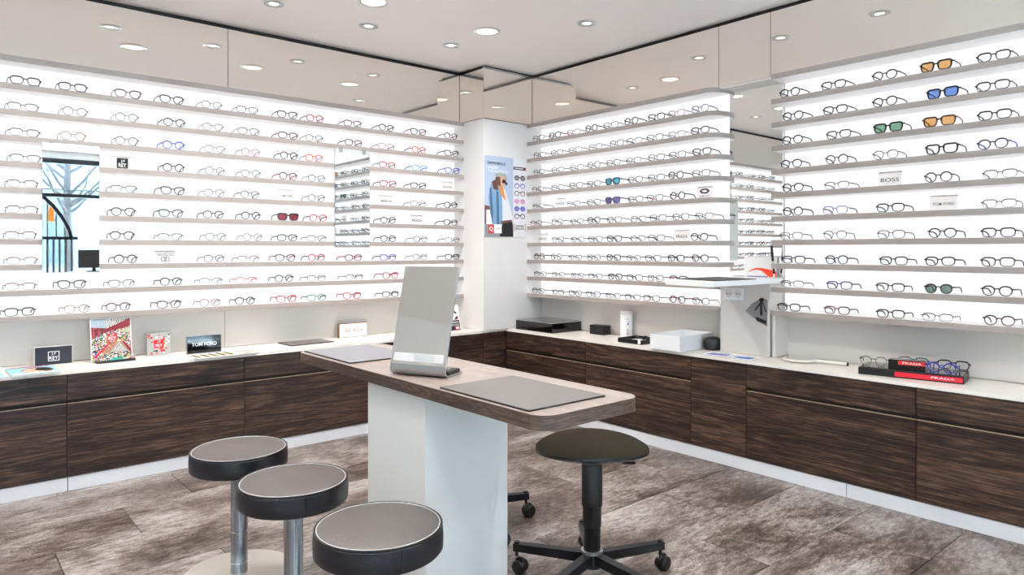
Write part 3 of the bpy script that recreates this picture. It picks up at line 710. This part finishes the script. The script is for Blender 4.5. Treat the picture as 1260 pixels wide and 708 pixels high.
# ================================================================== round stools
def round_stool(x, y, rz, label):
    t = thing('round_stool', (x, y, 0), rz, label, 'stool', 'three round stools in a row')
    zt, th, rs = .505, .072, .186
    st = MB().lathe([(rs - .004, zt - .003), (rs - .012, zt - .0005), (rs - .04, zt + .003), (.08, zt + .006), (.001, zt + .007)], 48, cap0=False).build('seat_pad', 'taupe_leather', t)
    MB().lathe([(.03, zt - th), (rs - .006, zt - th), (rs - .001, zt - th + .006), (rs, zt - th * .5), (rs - .002, zt - .006), (rs - .006, zt - .002), (.02, zt - .002)], 48).build('seat_band', 'black_leather', t)
    MB().tube([((rs - .005) * math.cos(a), (rs - .005) * math.sin(a), zt) for a in [2 * math.pi * k / 48 for k in range(48)]], .0032, 6, True).build('piping', 'black_leather', t)
    MB().tube([((rs - .0105) * math.cos(a), (rs - .0105) * math.sin(a), zt + .0008) for a in [2 * math.pi * k / 48 for k in range(48)]], .0014, 5, True).build('seam_line', 'piping_light', t)
    for a in (R(-118), R(60)):
        MB().tube([((rs + .0002) * math.cos(a), (rs + .0002) * math.sin(a), z) for z in (zt - th + .006, zt - th * .5, zt - .006)], .0016, 4).build('stitch_seam', 'black_leather', t)
    MB().lathe([(.0325, .014), (.0325, zt - th + .004)], 28).build('pole', 'steel', t)
    for z in (.178, .055): MB().lathe([(.0325, z - .0025), (.0335, z - .0015), (.0335, z + .0015), (.0325, z + .0025)], 28, cap0=False, cap1=False).build('pole_ring', 'chrome', t)
    MB().lathe([(.215, .001), (.216, .006), (.212, .010), (.05, .014), (.001, .014)], 56).build('base_plate', 'base_steel', t)
round_stool(.976, 2.82, .3, 'black round stool furthest from the rounded table end, its steel base showing')
round_stool(.986, 2.316, .3, 'middle one of three black round stools')
round_stool(1.012, 1.775, .3, 'black round stool beside the rounded table end')

# ================================================================== work stools on castors
def work_stool(x, y, rz, label):
    t = thing('work_stool', (x, y, 0), rz, label, 'stool', 'black work stools on castors')
    zt = .560; n = 40; vs, fs = [], []
    prof = [(.02, .008), (.10, .006), (.155, .0), (.19, -.009), (.212, -.022), (.213, -.034), (.19, -.044), (.02, -.05)]
    for r_, z in prof:
        for k in range(n):
            a = 2 * math.pi * k / n; rr_ = r_ * (1 + .04 * math.cos(2 * a)); sag = -.007 * (r_ / .21) ** 2 * math.cos(2 * a)
            vs.append((rr_ * math.cos(a), rr_ * math.sin(a), zt + z + sag * (1 if z > -.035 else .7)))
    for j in range(len(prof) - 1):
        for k in range(n): fs.append((j*n + k, j*n + (k+1) % n, (j+1)*n + (k+1) % n, (j+1)*n + k))
    fs += [tuple(range(n)), tuple((len(prof)-1)*n + k for k in range(n))]
    mb = MB(); mb.add(vs, fs)
    mb.mi = [1 if (i // n) >= 4 and i < len(prof) * n - n else 0 for i in range(len(fs))]; mb.mi[-1] = 1
    mb.build('seat', ['olive_fabric', 'black_plastic'], t)
    MB().tube([(-.12, 0, zt - .052), (-.09, 0, zt - .064), (.09, 0, zt - .064), (.12, 0, zt - .052)], .012, 8, flat=1.8).build('seat_bracket', 'black_metal', t)
    MB().lathe([(.02, zt - .062), (.10, zt - .060), (.135, zt - .052), (.13, zt - .049), (.02, zt - .049)], 28).build('under_plate', 'black_metal', t)
    MB().tube([(.03, 0, zt - .062), (.11, -.09, zt - .066), (.15, -.10, zt - .064)], .005, 6).build('lever', 'black_metal', t)
    MB().lathe([(.014, .46), (.014, zt - .055)], 16).build('piston', 'steel', t)
    cols = MB().lathe([(.033, .125), (.033, .22), (.034, .222), (.0365, .224), (.0365, .30), (.0375, .302), (.041, .304), (.041, .455), (.038, .465), (.015, .466)], 28)
    cols.build('gas_column', 'black_plastic', t)
    MB().lathe([(.036, .118), (.043, .12), (.043, .130), (.036, .131)], 28).build('column_ring', 'alu', t)
    MB().lathe([(.030, .062), (.040, .066), (.040, .122), (.034, .126)], 24).build('hub', 'black_metal', t)
    for k in range(5):
        a = R(90 + 72 * k); c, s = math.cos(a), math.sin(a)
        def pt(r_, w_, z): return (c * r_ - s * w_, s * r_ + c * w_, z)
        vs = [pt(.03, -.019, .082), pt(.03, .019, .082), pt(.03, .019, .120), pt(.03, -.019, .120), pt(.318, -.015, .088), pt(.318, .015, .088), pt(.318, .015, .118), pt(.318, -.015, .118)]
        arm = MB().add(vs, [(0,1,2,3), (7,6,5,4), (0,4,5,1), (1,5,6,2), (2,6,7,3), (3,7,4,0)]).build('leg', 'black_metal', t, False)
        MB().lathe([(.0, 0), (.011, 0), (.011, .008), (.0, .008)], 12, c=(c * .306, s * .306), cap0=False, cap1=False).build('cap', 'black_plastic', arm).location = (0, 0, .117)
        cr, sd = .306, .012
        cs = MB(); 
        cs.tube([pt(cr, 0, .09), pt(cr, 0, .066)], .007, 10)
        cs.build('castor_stem', 'black_metal', arm)
        th = R((14, -32, 20, -12, 38)[k])
        hc, hs = math.cos(th), math.sin(th)
        for q in (-1, 1):
            wv = MB().lathe([(.004, -.011), (.024, -.011), (.0285, -.007), (.0285, .007), (.024, .011), (.004, .011)], 20)
            me_o = wv.build('castor_wheel', 'black_plastic', arm)
            me_o.location = (c * .306 + hc * .016 - hs * q * .0125, s * .306 + hs * .016 + hc * q * .0125, .0285)
            me_o.rotation_euler = (R(90), 0, th)
        hd = MB().tube([(c * .306 + hc * .016 + .02 * math.cos(b) * hc, s * .306 + hs * .016 + .02 * math.cos(b) * hs, .0305 + .031 * math.sin(b)) for b in [R(v) for v in (10, 40, 70, 100, 130, 160)]], .007, 8)
        hd.build('castor_hood', 'black_plastic', arm)
    return t
VIEW = R(49.4)
work_stool(1.999, 1.856, VIEW - R(90) + R(1.5), 'black work stool with olive fabric seat under the rounded table end')
work_stool(1.966, 2.645, R(-42), 'black work stool mostly hidden behind the white pedestal')

# ================================================================== things on the long counter (wall with hanging mirrors)
ZK = .6505
U, V = (1, 0, 0), (0, 0, 1)
def magazine(x, y, w_, d_, rz, label, prints, h_=.007, cover='sky_print'):
    t = thing('magazine', (x, y, ZK + .0005), rz, label, 'magazine')
    box('pages', 'paper', t, -w_/2, w_/2, -d_/2, d_/2, 0, h_)
    box('cover', cover, t, -w_/2 - .001, w_/2 + .001, -d_/2 - .001, d_/2 + .001, h_, h_ + .0008)
    for i, (m, pts) in enumerate(prints):
        decal('print', [(px_ * w_, py_ * d_) for px_, py_ in pts], m, t, (0, 0, h_ + .0008), (1, 0, 0), (0, 1, 0), .0004 + i * .0003)
    return t
face = [('brown_print', ell(.1, -.05, .34, .36, 16)), ('skin_print', ell(.02, -.08, .24, .30, 16)), ('black_print', ell(.22, .0, .16, .2, 12)), ('white_print', rect(-.45, .45, -.49, -.36)), ('red_print', rect(-.44, .3, .40, .46)), ('red_print', rect(.34, .44, .40, .46))]
magazine(.462, 4.475, .21, .28, R(1), 'glossy magazine with light blue cover in front of navy sign', face)
magazine(.225, 4.445, .21, .28, R(3), 'second light blue magazine at the end of the counter', face)
bars = []
for i in range(5):
    x = -.45 + i * .19
    bars += [('black_print', [(x, -.4), (x + .07, -.4), (x + .04, .4), (x - .03, .4)]), ('yellow_print', [(x + .07, -.3), (x + .13, -.3), (x + .10, .1), (x + .045, .1)])]
magazine(1.38, 4.42, .25, .17, R(1), 'leaflet with black and yellow slanting bars below the black framed sign', bars, .004, 'paper')
magazine(1.575, 4.45, .12, .19, R(-4), 'open grey leaflet with orange stripe beside the black framed sign', [('greige_print', rect(-.45, .45, 0, .4)), ('orange_print', rect(-.35, .4, -.35, -.15)), ('pink_print', rect(-.2, .45, .15, .3))], .003, 'paper')

def upright(name, label, cat, x0, x1, y, h_, th, tilt, m_front, m_body, rz=0):
    t = thing(name, ((x0 + x1) / 2, y, ZK + .0005), rz, label, cat)
    W = x1 - x0; t.rotation_euler = (-tilt, 0, rz)
    box('body', m_body, t, -W/2, W/2, 0, th, 0, h_)
    box('front_face', m_front, t, -W/2 + .003, W/2 - .003, -.0012, 0, .003, h_ - .003)
    return t, W
sA, W = upright('brand_sign', 'navy wood-grain counter sign with a framed white logo', 'sign', .490, .672, 4.655, .105, .018, R(2), 'navy_board', 'plate_white')
for ln in (rect(-.027, .027, .023, .026), rect(-.027, .027, .073, .076), rect(-.027, -.024, .023, .076), rect(.024, .027, .023, .076)): decal('logo_frame', ln, 'white_print', sA, (0, -.0012, 0), U, V)
text('lettering', 'J.F', 'white_print', sA, (0, -.0022, .062), U, V, .022, .014, .004); text('lettering', 'REY', 'white_print', sA, (0, -.0022, .04), U, V, .042, .018, .004)

# patterned display stand
pd = thing('patterned_display', (.862, 4.60, ZK + .0005), R(2), 'multicoloured comic-patterned display board with red logo and front tray', 'display board')
pd.rotation_euler = (-R(10), 0, R(2))
W, Hh = .212, .252
box('board', 'white', pd, -W/2, W/2, 0, .008, .004, Hh)
def pattern_mat(name, cols, sc, rot, dist):
    m = bpy.data.materials.new(name); m.use_nodes = True; nt = m.node_tree; b = nt.nodes['Principled BSDF']; L = nt.links.new
    tc = nt.nodes.new('ShaderNodeTexCoord'); mp = nt.nodes.new('ShaderNodeMapping'); mp.inputs['Rotation'].default_value = (0, rot, 0); L(tc.outputs['Object'], mp.inputs['Vector'])
    wv = nt.nodes.new('ShaderNodeTexWave'); wv.inputs['Scale'].default_value = sc; wv.inputs['Distortion'].default_value = dist; wv.inputs['Detail'].default_value = 1; L(mp.outputs[0], wv.inputs['Vector'])
    rp = ramp(nt, [(i / len(cols), c) for i, c in enumerate(cols)]); rp.color_ramp.interpolation = 'CONSTANT'; L(wv.outputs['Fac'], rp.inputs['Fac']); L(rp.outputs['Color'], b.inputs['Base Color']); M[name] = m
def cell_mat(name, cols, sc):
    m = bpy.data.materials.new(name); m.use_nodes = True; nt = m.node_tree; b = nt.nodes['Principled BSDF']; L = nt.links.new
    tc = nt.nodes.new('ShaderNodeTexCoord'); vo = nt.nodes.new('ShaderNodeTexVoronoi'); vo.inputs['Scale'].default_value = sc; L(tc.outputs['Object'], vo.inputs['Vector'])
    rp = ramp(nt, [(i / len(cols), c) for i, c in enumerate(cols)]); rp.color_ramp.interpolation = 'CONSTANT'
    sp_ = nt.nodes.new('ShaderNodeSeparateColor'); L(vo.outputs['Color'], sp_.inputs[0]); L(sp_.outputs[0], rp.inputs['Fac']); L(rp.outputs['Color'], b.inputs['Base Color']); M[name] = m
pattern_mat('stripe_blue', ['111418', '6da9cc', 'e8eef0'], 75, R(35), 1); pattern_mat('stripe_red', ['2a0a10', 'b51a2c', '8d1626'], 55, R(62), 1)
pattern_mat('zebra', ['0c0c0e', 'f0efe8'], 45, R(-20), 6); pattern_mat('stripe_green', ['2e3020', 'aab08a', 'e6e2c4'], 60, R(80), 2); pattern_mat('stripe_cream', ['2c1a14', 'e2d2b0', 'd06a40'], 60, R(48), 2)
cell_mat('confetti', ['2b3f9c', 'f3f1ea', '1a1a1c', 'e7a52a', '3f8f58', 'c2442e', 'cfe0ee'], 170); cell_mat('brick_red', ['7d1c28', '9f3a45', '3b1318'], 70)
def pd_p(m, pts, lift, nm='print'): decal(nm, [(-W/2 + x * W, y * Hh) for x, y in pts], m, pd, (0, 0, 0), U, V, lift)
pd_p('confetti', rect(.02, .98, .02, .98), .0006); pd_p('stripe_blue', [(.02, .98), (.33, .98), (.42, .76), (.02, .8)], .0010); pd_p('zebra', [(.33, .98), (.98, .98), (.5, .78), (.4, .8)], .0011)
pd_p('stripe_red', [(.98, .97), (.98, .79), (.3, .65), (.28, .72)], .0014); pd_p('brick_red', [(.02, .8), (.35, .76), (.3, .62), (.02, .55)], .0012); pd_p('stripe_green', [(.98, .79), (.98, .62), (.68, .66)], .0013)
pd_p('stripe_cream', [(.15, .2), (.65, .45), (.75, .45), (.98, .2)], .0014); pd_p('greige_print', [(.68, .44), (.45, .2), (.9, .2)], .0016); pd_p('zebra', [(.68, .40), (.55, .22), (.85, .24)], .0018)
pd_p('stripe_red', [(.75, .45), (.83, .42), (.98, .25), (.98, .12)], .0018); pd_p('red_print', [(.04, .1), (.12, .1), (.5, .43), (.44, .43)], .0018)
pd_p('red_print', rect(.40, .64, .46, .64), .0022, 'logo_square')
text('lettering', 'J.F', 'white_print', pd, (W * .02, -.0028, Hh * .595), U, V, .022, .014, .004); text('lettering', 'REY', 'white_print', pd, (W * .02, -.0028, Hh * .52), U, V, .040, .020, .004)
tr = MB().cbox(-W/2 + .012, W/2 + .002, -.07, -.004, 0, .014, .003); tr = tr.build('tray', 'black_plastic', pd); tr.rotation_euler = (R(10), 0, 0)
fl = MB().box(-W/2 + .014, W/2, -.068, -.064, .014, .036).build('tray_front', 'confetti', tr, False)
decal('print', [(-.04, .014), (.05, .014), (.004, .03)], 'teal_print', tr, (0, -.068, 0), U, V, .001)

sB, W = upright('logo_card', 'small square card with red and black squares around a red logo', 'card', 1.062, 1.197, 4.672, .135, .02, R(2), 'greige_print', 'greige_print')
for i in range(9):
    for j in range(9):
        if random.random() < .42 and not (2 < i < 6 and 2 < j < 6):
            s_ = random.choice((.004, .006)); x = -.056 + i * .014; z = .012 + j * .0138
            decal('print', rect(x - s_, x + s_, z - s_, z + s_), random.choice(('red_print', 'black_print', 'red_print', 'plate_white')), sB, (0, -.0012, 0), U, V)
decal('logo_square', rect(-.027, .027, .042, .094), 'red_print', sB, (0, -.0012, 0), U, V, .0012)
text('lettering', 'J.F', 'white_print', sB, (0, -.003, .081), U, V, .020, .013, .004); text('lettering', 'REY', 'white_print', sB, (0, -.003, .059), U, V, .038, .018, .004)

sC, W = upright('brand_sign', 'glossy black counter sign with white two-word lettering in silver frame', 'sign', 1.262, 1.470, 4.57, .112, .02, R(2), 'black_gloss', 'alu')
text('lettering', 'TOM FORD', 'white_print', sC, (0, -.0022, .058), U, V, .15, .022, .004)
sD, W = upright('brand_sign', 'white counter sign with gold-brown frame and thin brown capitals', 'sign', 2.350, 2.580, 4.700, .102, .028, 0, 'white_print', 'gold_edge')
text('lettering', 'ESCADA', 'gold_edge', sD, (.005, -.0022, .05), U, V, .145, .024, .005)
cm = thing('counter_mat', (2.06, 4.622, ZK + .0005), R(3), 'thin dark grey mat on the counter left of the white framed sign', 'mat')
MB().prism(rr(.16, .105, .006, 3), 0, .004).build('underside', 'mat_dark', cm); MB().prism(rr(.158, .103, .005, 3), .004, .005).build('surface', 'mat_grey', cm)
lf, W = upright('leaflet', 'upright leaflet with black and white cover leaning beside the column', 'leaflet', 3.19, 3.325, 4.515, .21, .014, R(14), 'white_print', 'paper')
for m, pts in (('black_print', rect(-.06, .06, .004, .085)), ('grey_print', rect(-.058, .05, .04, .056)), ('white_print', rect(-.05, .05, .066, .072)), ('red_print', rect(.01, .056, .010, .036)), ('white_print', rect(.018, .048, .014, .032)),
               ('black_print', [(-.02, .10), (.0, .10), (.01, .15), (-.01, .165), (-.03, .155)]), ('orange_red', ell(-.01, .185, .012, .010, 10)), ('black_print', [(-.03, .165), (.03, .16), (.045, .14), (.035, .135), (.01, .15), (-.03, .155)]), ('brown_print', [(.01, .09), (.05, .09), (.05, .12), (.03, .115)])):
    decal('print', pts, m, lf, (0, -.0012, 0), U, V, .0006 + .0002 * random.random() + (.0005 if m != 'black_print' else 0))

# ================================================================== things on the counter under the poster-side shelves
bb = thing('glass_top_box', (3.725, 3.876, ZK + .0005), 0, 'low glossy black box with a glass top in the counter corner', 'box')
MB().cbox(0, .325, 0, .43, 0, .076, .002).build('body', 'black_gloss', bb, False)
MB().box(-.002, .327, -.002, .432, .076, .079).build('lid_frame', 'alu_light', bb, False)
box('glass_lid', 'black_gloss', bb, .008, .317, .008, .422, .079, .0815)
sb = thing('small_box', (3.945, 3.545, ZK + .0005), 0, 'small black leather box with silver clasp next to white canister', 'box')
MB().cbox(0, .085, 0, .145, 0, .052, .003).build('body', 'black_leather', sb); MB().cbox(-.001, .086, -.001, .146, .053, .070, .004).build('lid', 'black_leather', sb)
box('clasp', 'chrome', sb, -.004, -.001, .05, .11, .046, .058)
bt = thing('canister', (4.003, 3.37, ZK + .0005), 0, 'tall white cylindrical canister with blue and grey print', 'canister')
MB().lathe([(.043, 0), (.045, .003), (.045, .19), (.043, .193), (.001, .193)], 32).build('body', 'white', bt)
MB().lathe([(.0455, .168), (.046, .169), (.046, .192), (.043, .195), (.001, .196)], 32, cap0=False).build('lid', 'plate_white', bt)
for (a0, a1, z0, z1, m) in ((228, 245, .095, .105, 'blue_print'), (236, 248, .112, .118, 'blue_print'), (222, 250, .02, .025, 'grey_print'), (222, 248, .032, .036, 'grey_print'), (222, 250, .044, .048, 'grey_print'), (222, 244, .056, .060, 'grey_print'), (226, 242, .135, .139, 'grey_print'), (236, 244, .124, .128, 'orange_red')):
    A = [R(a0 + (a1 - a0) * k / 4) for k in range(5)]
    MB().add([(.0455 * math.cos(a), .0455 * math.sin(a), z) for z in (z0, z1) for a in A], [(k, k+1, k+6, k+5) for k in range(4)]).build('print', m, bt)
ty = thing('tool_tray', (3.745, 3.02, ZK + .0005), 0, 'black shallow tray with small tools beside the white open box', 'tray')
MB().box(0, .2, 0, .21, 0, .004).box(0, .004, 0, .21, .004, .03).box(.196, .2, 0, .21, .004, .03).box(0, .2, 0, .004, .004, .03).box(0, .2, .206, .21, .004, .03).build('tray', 'black_plastic', ty, False)
box('tray_lining', 'paper', ty, .006, .194, .006, .204, .004, .008)
box('tag', 'white_print', ty, -.002, 0, .008, .03, .004, .034)
MB().tube([(.05, .02, .03), (.16, .19, .034)], .004, 8).build('tool', 'black_metal', ty); MB().tube([(.12, .01, .034), (.19, .12, .034)], .004, 8).build('tool', 'black_metal', ty)
wb = thing('open_box', (3.66, 2.645, ZK + .0005), R(0), 'white open-topped rectangular box on the counter', 'box')
a, b_, h_, t_ = .37, .235, .098, .004
for nm, bx_ in (('base', (0, a, 0, b_, 0, t_)), ('side', (0, t_, 0, b_, t_, h_)), ('side', (a - t_, a, 0, b_, t_, h_)), ('side', (t_, a - t_, 0, t_, t_, h_)), ('side', (t_, a - t_, b_ - t_, b_, t_, h_))): box(nm, 'white', wb, *bx_)
cs = thing('glasses_case', (3.93, 2.582, ZK + .0005), 0, 'rounded black zip case between white box and socket box', 'case')
MB().lathe([(.02, 0), (.05, .002), (.056, .02), (.055, .05), (.048, .072), (.03, .082), (.001, .084)], 28).build('shell', 'black_leather', cs); cs.scale = (1.1, .95, 1)
MB().tube([(.0565 * math.cos(a), .0565 * math.sin(a), .042) for a in [2 * math.pi * k / 28 for k in range(28)]], .0022, 5, True).build('zip', 'black_metal', cs)
def leaflet_flat(x, y, w_, d_, rz, m, label):
    t = thing('leaflet', (x, y, ZK + .0005), rz, label, 'leaflet'); box('sheet', 'white_print', t, -w_/2, w_/2, -d_/2, d_/2, 0, .0015)
    decal('print', rect(-w_*.42, w_*.2, -d_*.4, d_*.4), m, t, (0, 0, .0015), (1, 0, 0), (0, 1, 0), .0004)
    decal('print', rect(w_*.25, w_*.42, -d_*.4, d_*.1), 'grey_print', t, (0, 0, .0015), (1, 0, 0), (0, 1, 0), .0004)
leaflet_flat(3.775, 2.43, .13, .17, R(8), 'lilac_print', 'pale lilac leaflet lying below the sockets')
leaflet_flat(3.77, 2.255, .12, .13, R(4), 'blue_print', 'bright blue leaflet lying at foot of socket box corner')

hm = thing('hand_mirror', (3.915, 1.985, ZK + .0005), R(-88), 'white round hand mirror lying face up on the counter', 'hand mirror')
MB().lathe([(.08, 0), (.098, .004), (.1, .010), (.096, .016), (.088, .017)], 40).build('rim', 'counter_white', hm)
MB().lathe([(.088, .0172), (.001, .0176)], 40, cap0=False).build('mirror_glass', 'mirror', hm)
hd = MB(); hd.tube([(.092, 0, .010), (.13, 0, .011), (.2, 0, .012), (.268, 0, .012)], [.012, .010, .011, .010], 10); hd = hd.build('handle', 'counter_white', hm)
MB().lathe([(.0102, -.002), (.0102, .004)], 14).build('end_cap', 'black_plastic', hd).location = (0, 0, 0)
hd.children[0].rotation_euler = (0, R(90), 0); hd.children[0].location = (.268, 0, .012)
MB().tube([(.1, 0, .0205), (.104, 0, .0225)], .006, 8).build('screw', 'chrome', hm)

tray_rz = math.atan2(-.46, .085)
rt = thing('display_tray', (3.735, 1.58, ZK + .0005), tray_rz, 'black eyewear tray with red stripe along its front', 'tray')
MB().cbox(0, .468, 0, .21, 0, .038, .003).build('base', 'black_plastic', rt, False)
MB().box(.006, .462, .006, .204, .038, .0395).build('lining', 'black_gloss', rt, False)
decal('red_stripe', rect(.17, .462, .006, .030), 'red_stripe', rt, (0, 0, 0), U, V, .0006)
text('lettering', 'PRADA', 'white_print', rt, (.38, -.0014, .019), U, V, .10, .009, .004)
def on_tray(x, y): c, s = math.cos(tray_rz), math.sin(tray_rz); return (3.735 + c * x - s * y, 1.58 + s * x + c * y)
pcx, pcy = on_tray(.138, .012)
pc = thing('eyewear_case', (pcx, pcy, ZK + .0405), tray_rz + R(1), 'black block-shaped case with red lettered band on the tray', 'case')
MB().cbox(0, .165, 0, .058, 0, .05, .003).build('body', 'black_gloss', pc, False)
decal('red_band', rect(.045, .163, .026, .046), 'red_print', pc, (0, 0, 0), U, V, .0006)
text('lettering', 'PRADA', 'white_print', pc, (.108, -.0014, .036), U, V, .085, .011, .004)
for (x, y, rz_, code, lab) in ((.060, .065, R(4), 'Ps', 'silver thin-framed glasses lying on the tray beside the red-banded case'), (.222, .203, R(180), 'Sg', 'gunmetal glasses lying behind the red-banded case on tray'),
                               (.402, .192, R(180), 'Sk', 'black glasses lying behind the bright blue pair on tray'), (.370, .030, R(0), 'Rb', 'bright blue glasses lying at the front edge of the tray')):
    gx, gy = on_tray(x, y)
    make_glasses(code, (gx, gy, ZK + .0405), tray_rz + rz_, lab, 'eyewear on the tray')

# ================================================================== ceiling downlights
LAMP_ME = {}
def downlight(x, y, big, label, power):
    t = thing('ceiling_spotlight', (x, y, ZC), 0, label, 'ceiling light', 'round recessed ceiling lights')
    rO, rI = (.092, .072) if big else (.066, .030)
    if big not in LAMP_ME:
        LAMP_ME[big] = (MB().lathe([(rO, -.0005), (rO, -.004), (rI + .006, -.008), (rI, -.006), (rI - .002, -.0012)], 32, cap0=False, cap1=False).mesh('trim_ring', 'lamp_ring'),
                        MB().lathe([(rI - .001, -.0014), (rI * .6, -.0035), (.0005, -.004)], 28, cap0=False).mesh('lamp_lens', 'lamp_glow_big' if big else 'lamp_glow'),
                        MB().tube([((rO - .014) * math.cos(a), (rO - .014) * math.sin(a), -.0072) for a in [2 * math.pi * k / 28 for k in range(28)]], .0016, 5, True).mesh('groove', 'grey_print'))
    for nm, me in zip(('trim_ring', 'lamp_lens', 'groove'), LAMP_ME[big]): link(nm, me, t)
    ld = bpy.data.lights.new('downlight', 'AREA'); ld.shape = 'DISK'; ld.size = rI * 2; ld.energy = power; ld.color = (1, .97, .94) if not big else (1, .98, .96); ld.spread = R(130)
    lo = bpy.data.objects.new('lamp_light', ld); COL.objects.link(lo); lo.parent = t; lo.location = (0, 0, -.012)
for i, x in enumerate((2.942, 2.273, 1.63, .975, .32, -.335)):
    downlight(x, 4.12, False, ORD[i] + ' small recessed spotlight from the corner along mirror-wall side', SPOT)
for i, y in enumerate((3.138, 2.47, 1.81, 1.15)):
    downlight(3.33, y, False, ORD[i] + ' small recessed spotlight from the corner along desk side', SPOT)
for i, (x, y) in enumerate(((2.941, 3.70), (2.073, 3.70), (1.20, 3.70), (.33, 3.70), (2.1, 2.0), (.6, 1.2), (2.1, .2), (-1.2, 2.6), (-1.2, .2), (1.0, -1.4))):  # lamps after the mirror-wall row are added for fill light
    downlight(x, y, True, (ORD[i] + ' large recessed round downlight from the corner in mirror-wall row') if i < 4 else 'added large fill downlight over the middle of the shop', SPOTB)

# ================================================================== behind the viewer, seen in the tall mirror
st = thing('stair_railing', (1.1, -2.0, 0), 0, 'dark curved stair railing with vertical balusters reflected in tall mirror', 'railing')
MB().tube([(-.35, 0, 2.27), (-.1, 0, 2.18), (.08, 0, 2.09), (.2, 0, 2.0), (.30, 0, 1.89), (.39, 0, 1.76), (.46, 0, 1.62), (.51, 0, 1.46)], .026, 10).build('handrail', 'black_metal', st)
MB().box(-.4, .58, -.02, .02, 1.44, 1.48).build('rail', 'black_metal', st, False)
for k in range(13): MB().tube([(-.33 + k * .07, 0, .012), (-.33 + k * .07, 0, 1.45)], .014, 8).build('baluster', 'baluster_grey', st)
for k, zt_ in enumerate((2.16, 2.10, 2.03, 1.92, 1.79, 1.60)): MB().tube([(-.07 + k * .1, 0, 1.47), (-.07 + k * .1, 0, zt_)], .009, 8).build('baluster', 'baluster_grey', st)
MB().box(-.4, .6, -.05, .05, 0.001, .02).build('foot_plate', 'black_metal', st, False)
cdk = thing('reception_desk', (1.55, -1.72, 0), 0, 'plain white reception desk behind the viewer seen in mirror', 'desk')
MB().box(0, 1.2, 0, .5, .001, .98).build('body', 'pedestal_white', cdk, False); MB().cbox(-.02, 1.22, -.02, .52, .98, 1.01, .004).build('top', 'counter_white', cdk, False)
mo = thing('monitor', (1.78, -1.42, 1.0105), 0, 'dark computer monitor on the reception desk', 'monitor')
MB().cbox(-.08, .08, -.06, .06, 0, .012, .003).build('foot', 'black_plastic', mo); box('neck', 'black_plastic', mo, -.02, .02, -.01, .01, .012, .10)
box('screen', 'black_gloss', mo, -.18, .18, -.015, .015, .05, .29)
# street
tag(MB().box(-14, 18, -16, Y0 - .1, -.2, -.02).build('pavement', 'bounce_paving', None, False), kind='structure')  # unseen paving coloured pale to bounce sky light up to the ceiling
fc = thing('street_building', (0, -10, -.02), 0, 'pale rendered house with rows of windows across the street', 'building')
box('facade', 'render_wall', fc, -14, 18, -1, 0, 0, 9)
for zz in (.9, 3.9, 6.6):
    for k in range(12):
        x = -12.5 + k * 2.3 + (.35 if zz < 3 else 0)
        w_ = box('window', 'facade_trim', fc, x, x + 1.15, 0, .05, zz, zz + 1.75); box('window_pane', 'window_blue', w_, x + .1, x + .53, .05, .06, zz + .1, zz + 1.65); box('window_pane', 'window_blue', w_, x + .62, x + 1.05, .05, .06, zz + .1, zz + 1.65)
box('ledge', 'facade_trim', fc, -14, 18, 0, .1, 2.62, 2.72)
box('cornice', 'facade_trim', fc, -14, 18, 0, .12, 3.45, 3.6)
sg = thing('shop_sign', (2.1, -9.85, 2.75), 0, 'blank grey sign board on the house across the street', 'sign'); box('board', 'sign_grey', sg, 0, 1.5, -.14, 0, 0, .55); box('sign_frame', 'alu', sg, -.02, 1.52, -.145, -.01, -.02, .0)
for (tx, ty_, nm) in ((2.15, -6.2, 'bare street tree reflected in the tall mirror'), (-1.2, -6.6, 'second bare street tree further along the street')):
    tt = thing('street_tree', (tx, ty_, -.02), 0, nm, 'tree', 'bare street trees'); rnd = random.Random(int(tx * 10))
    MB().tube([(0, 0, 0), (.02, 0, 1.2), (-.02, .02, 2.2), (0, 0, 3.0)], [.09, .075, .065, .05], 10).build('trunk', 'bark', tt)
    bm_ = MB()
    for k in range(18):
        z = 1.9 + 1.2 * rnd.random(); a = rnd.uniform(0, 6.28); l = rnd.uniform(.5, 1.3); p = Vector((0, 0, z)); q = p + Vector((math.cos(a) * l * .6, math.sin(a) * l * .6, l * .5)); e = q + Vector((math.cos(a + .4) * l * .4, math.sin(a + .4) * l * .4, l * .5))
        bm_.tube([p, (p + q) / 2 + Vector((0, 0, -.04)), q, e], [.032, .024, .016, .006], 6)
        for s in range(3):
            f = q + (e - q) * rnd.random(); a2 = a + rnd.uniform(-1.4, 1.4); bm_.tube([f, f + Vector((math.cos(a2) * .25, math.sin(a2) * .25, .2))], [.009, .004], 5)
    bo = bm_.build('branches', 'bark', tt); bo['kind'] = 'stuff'
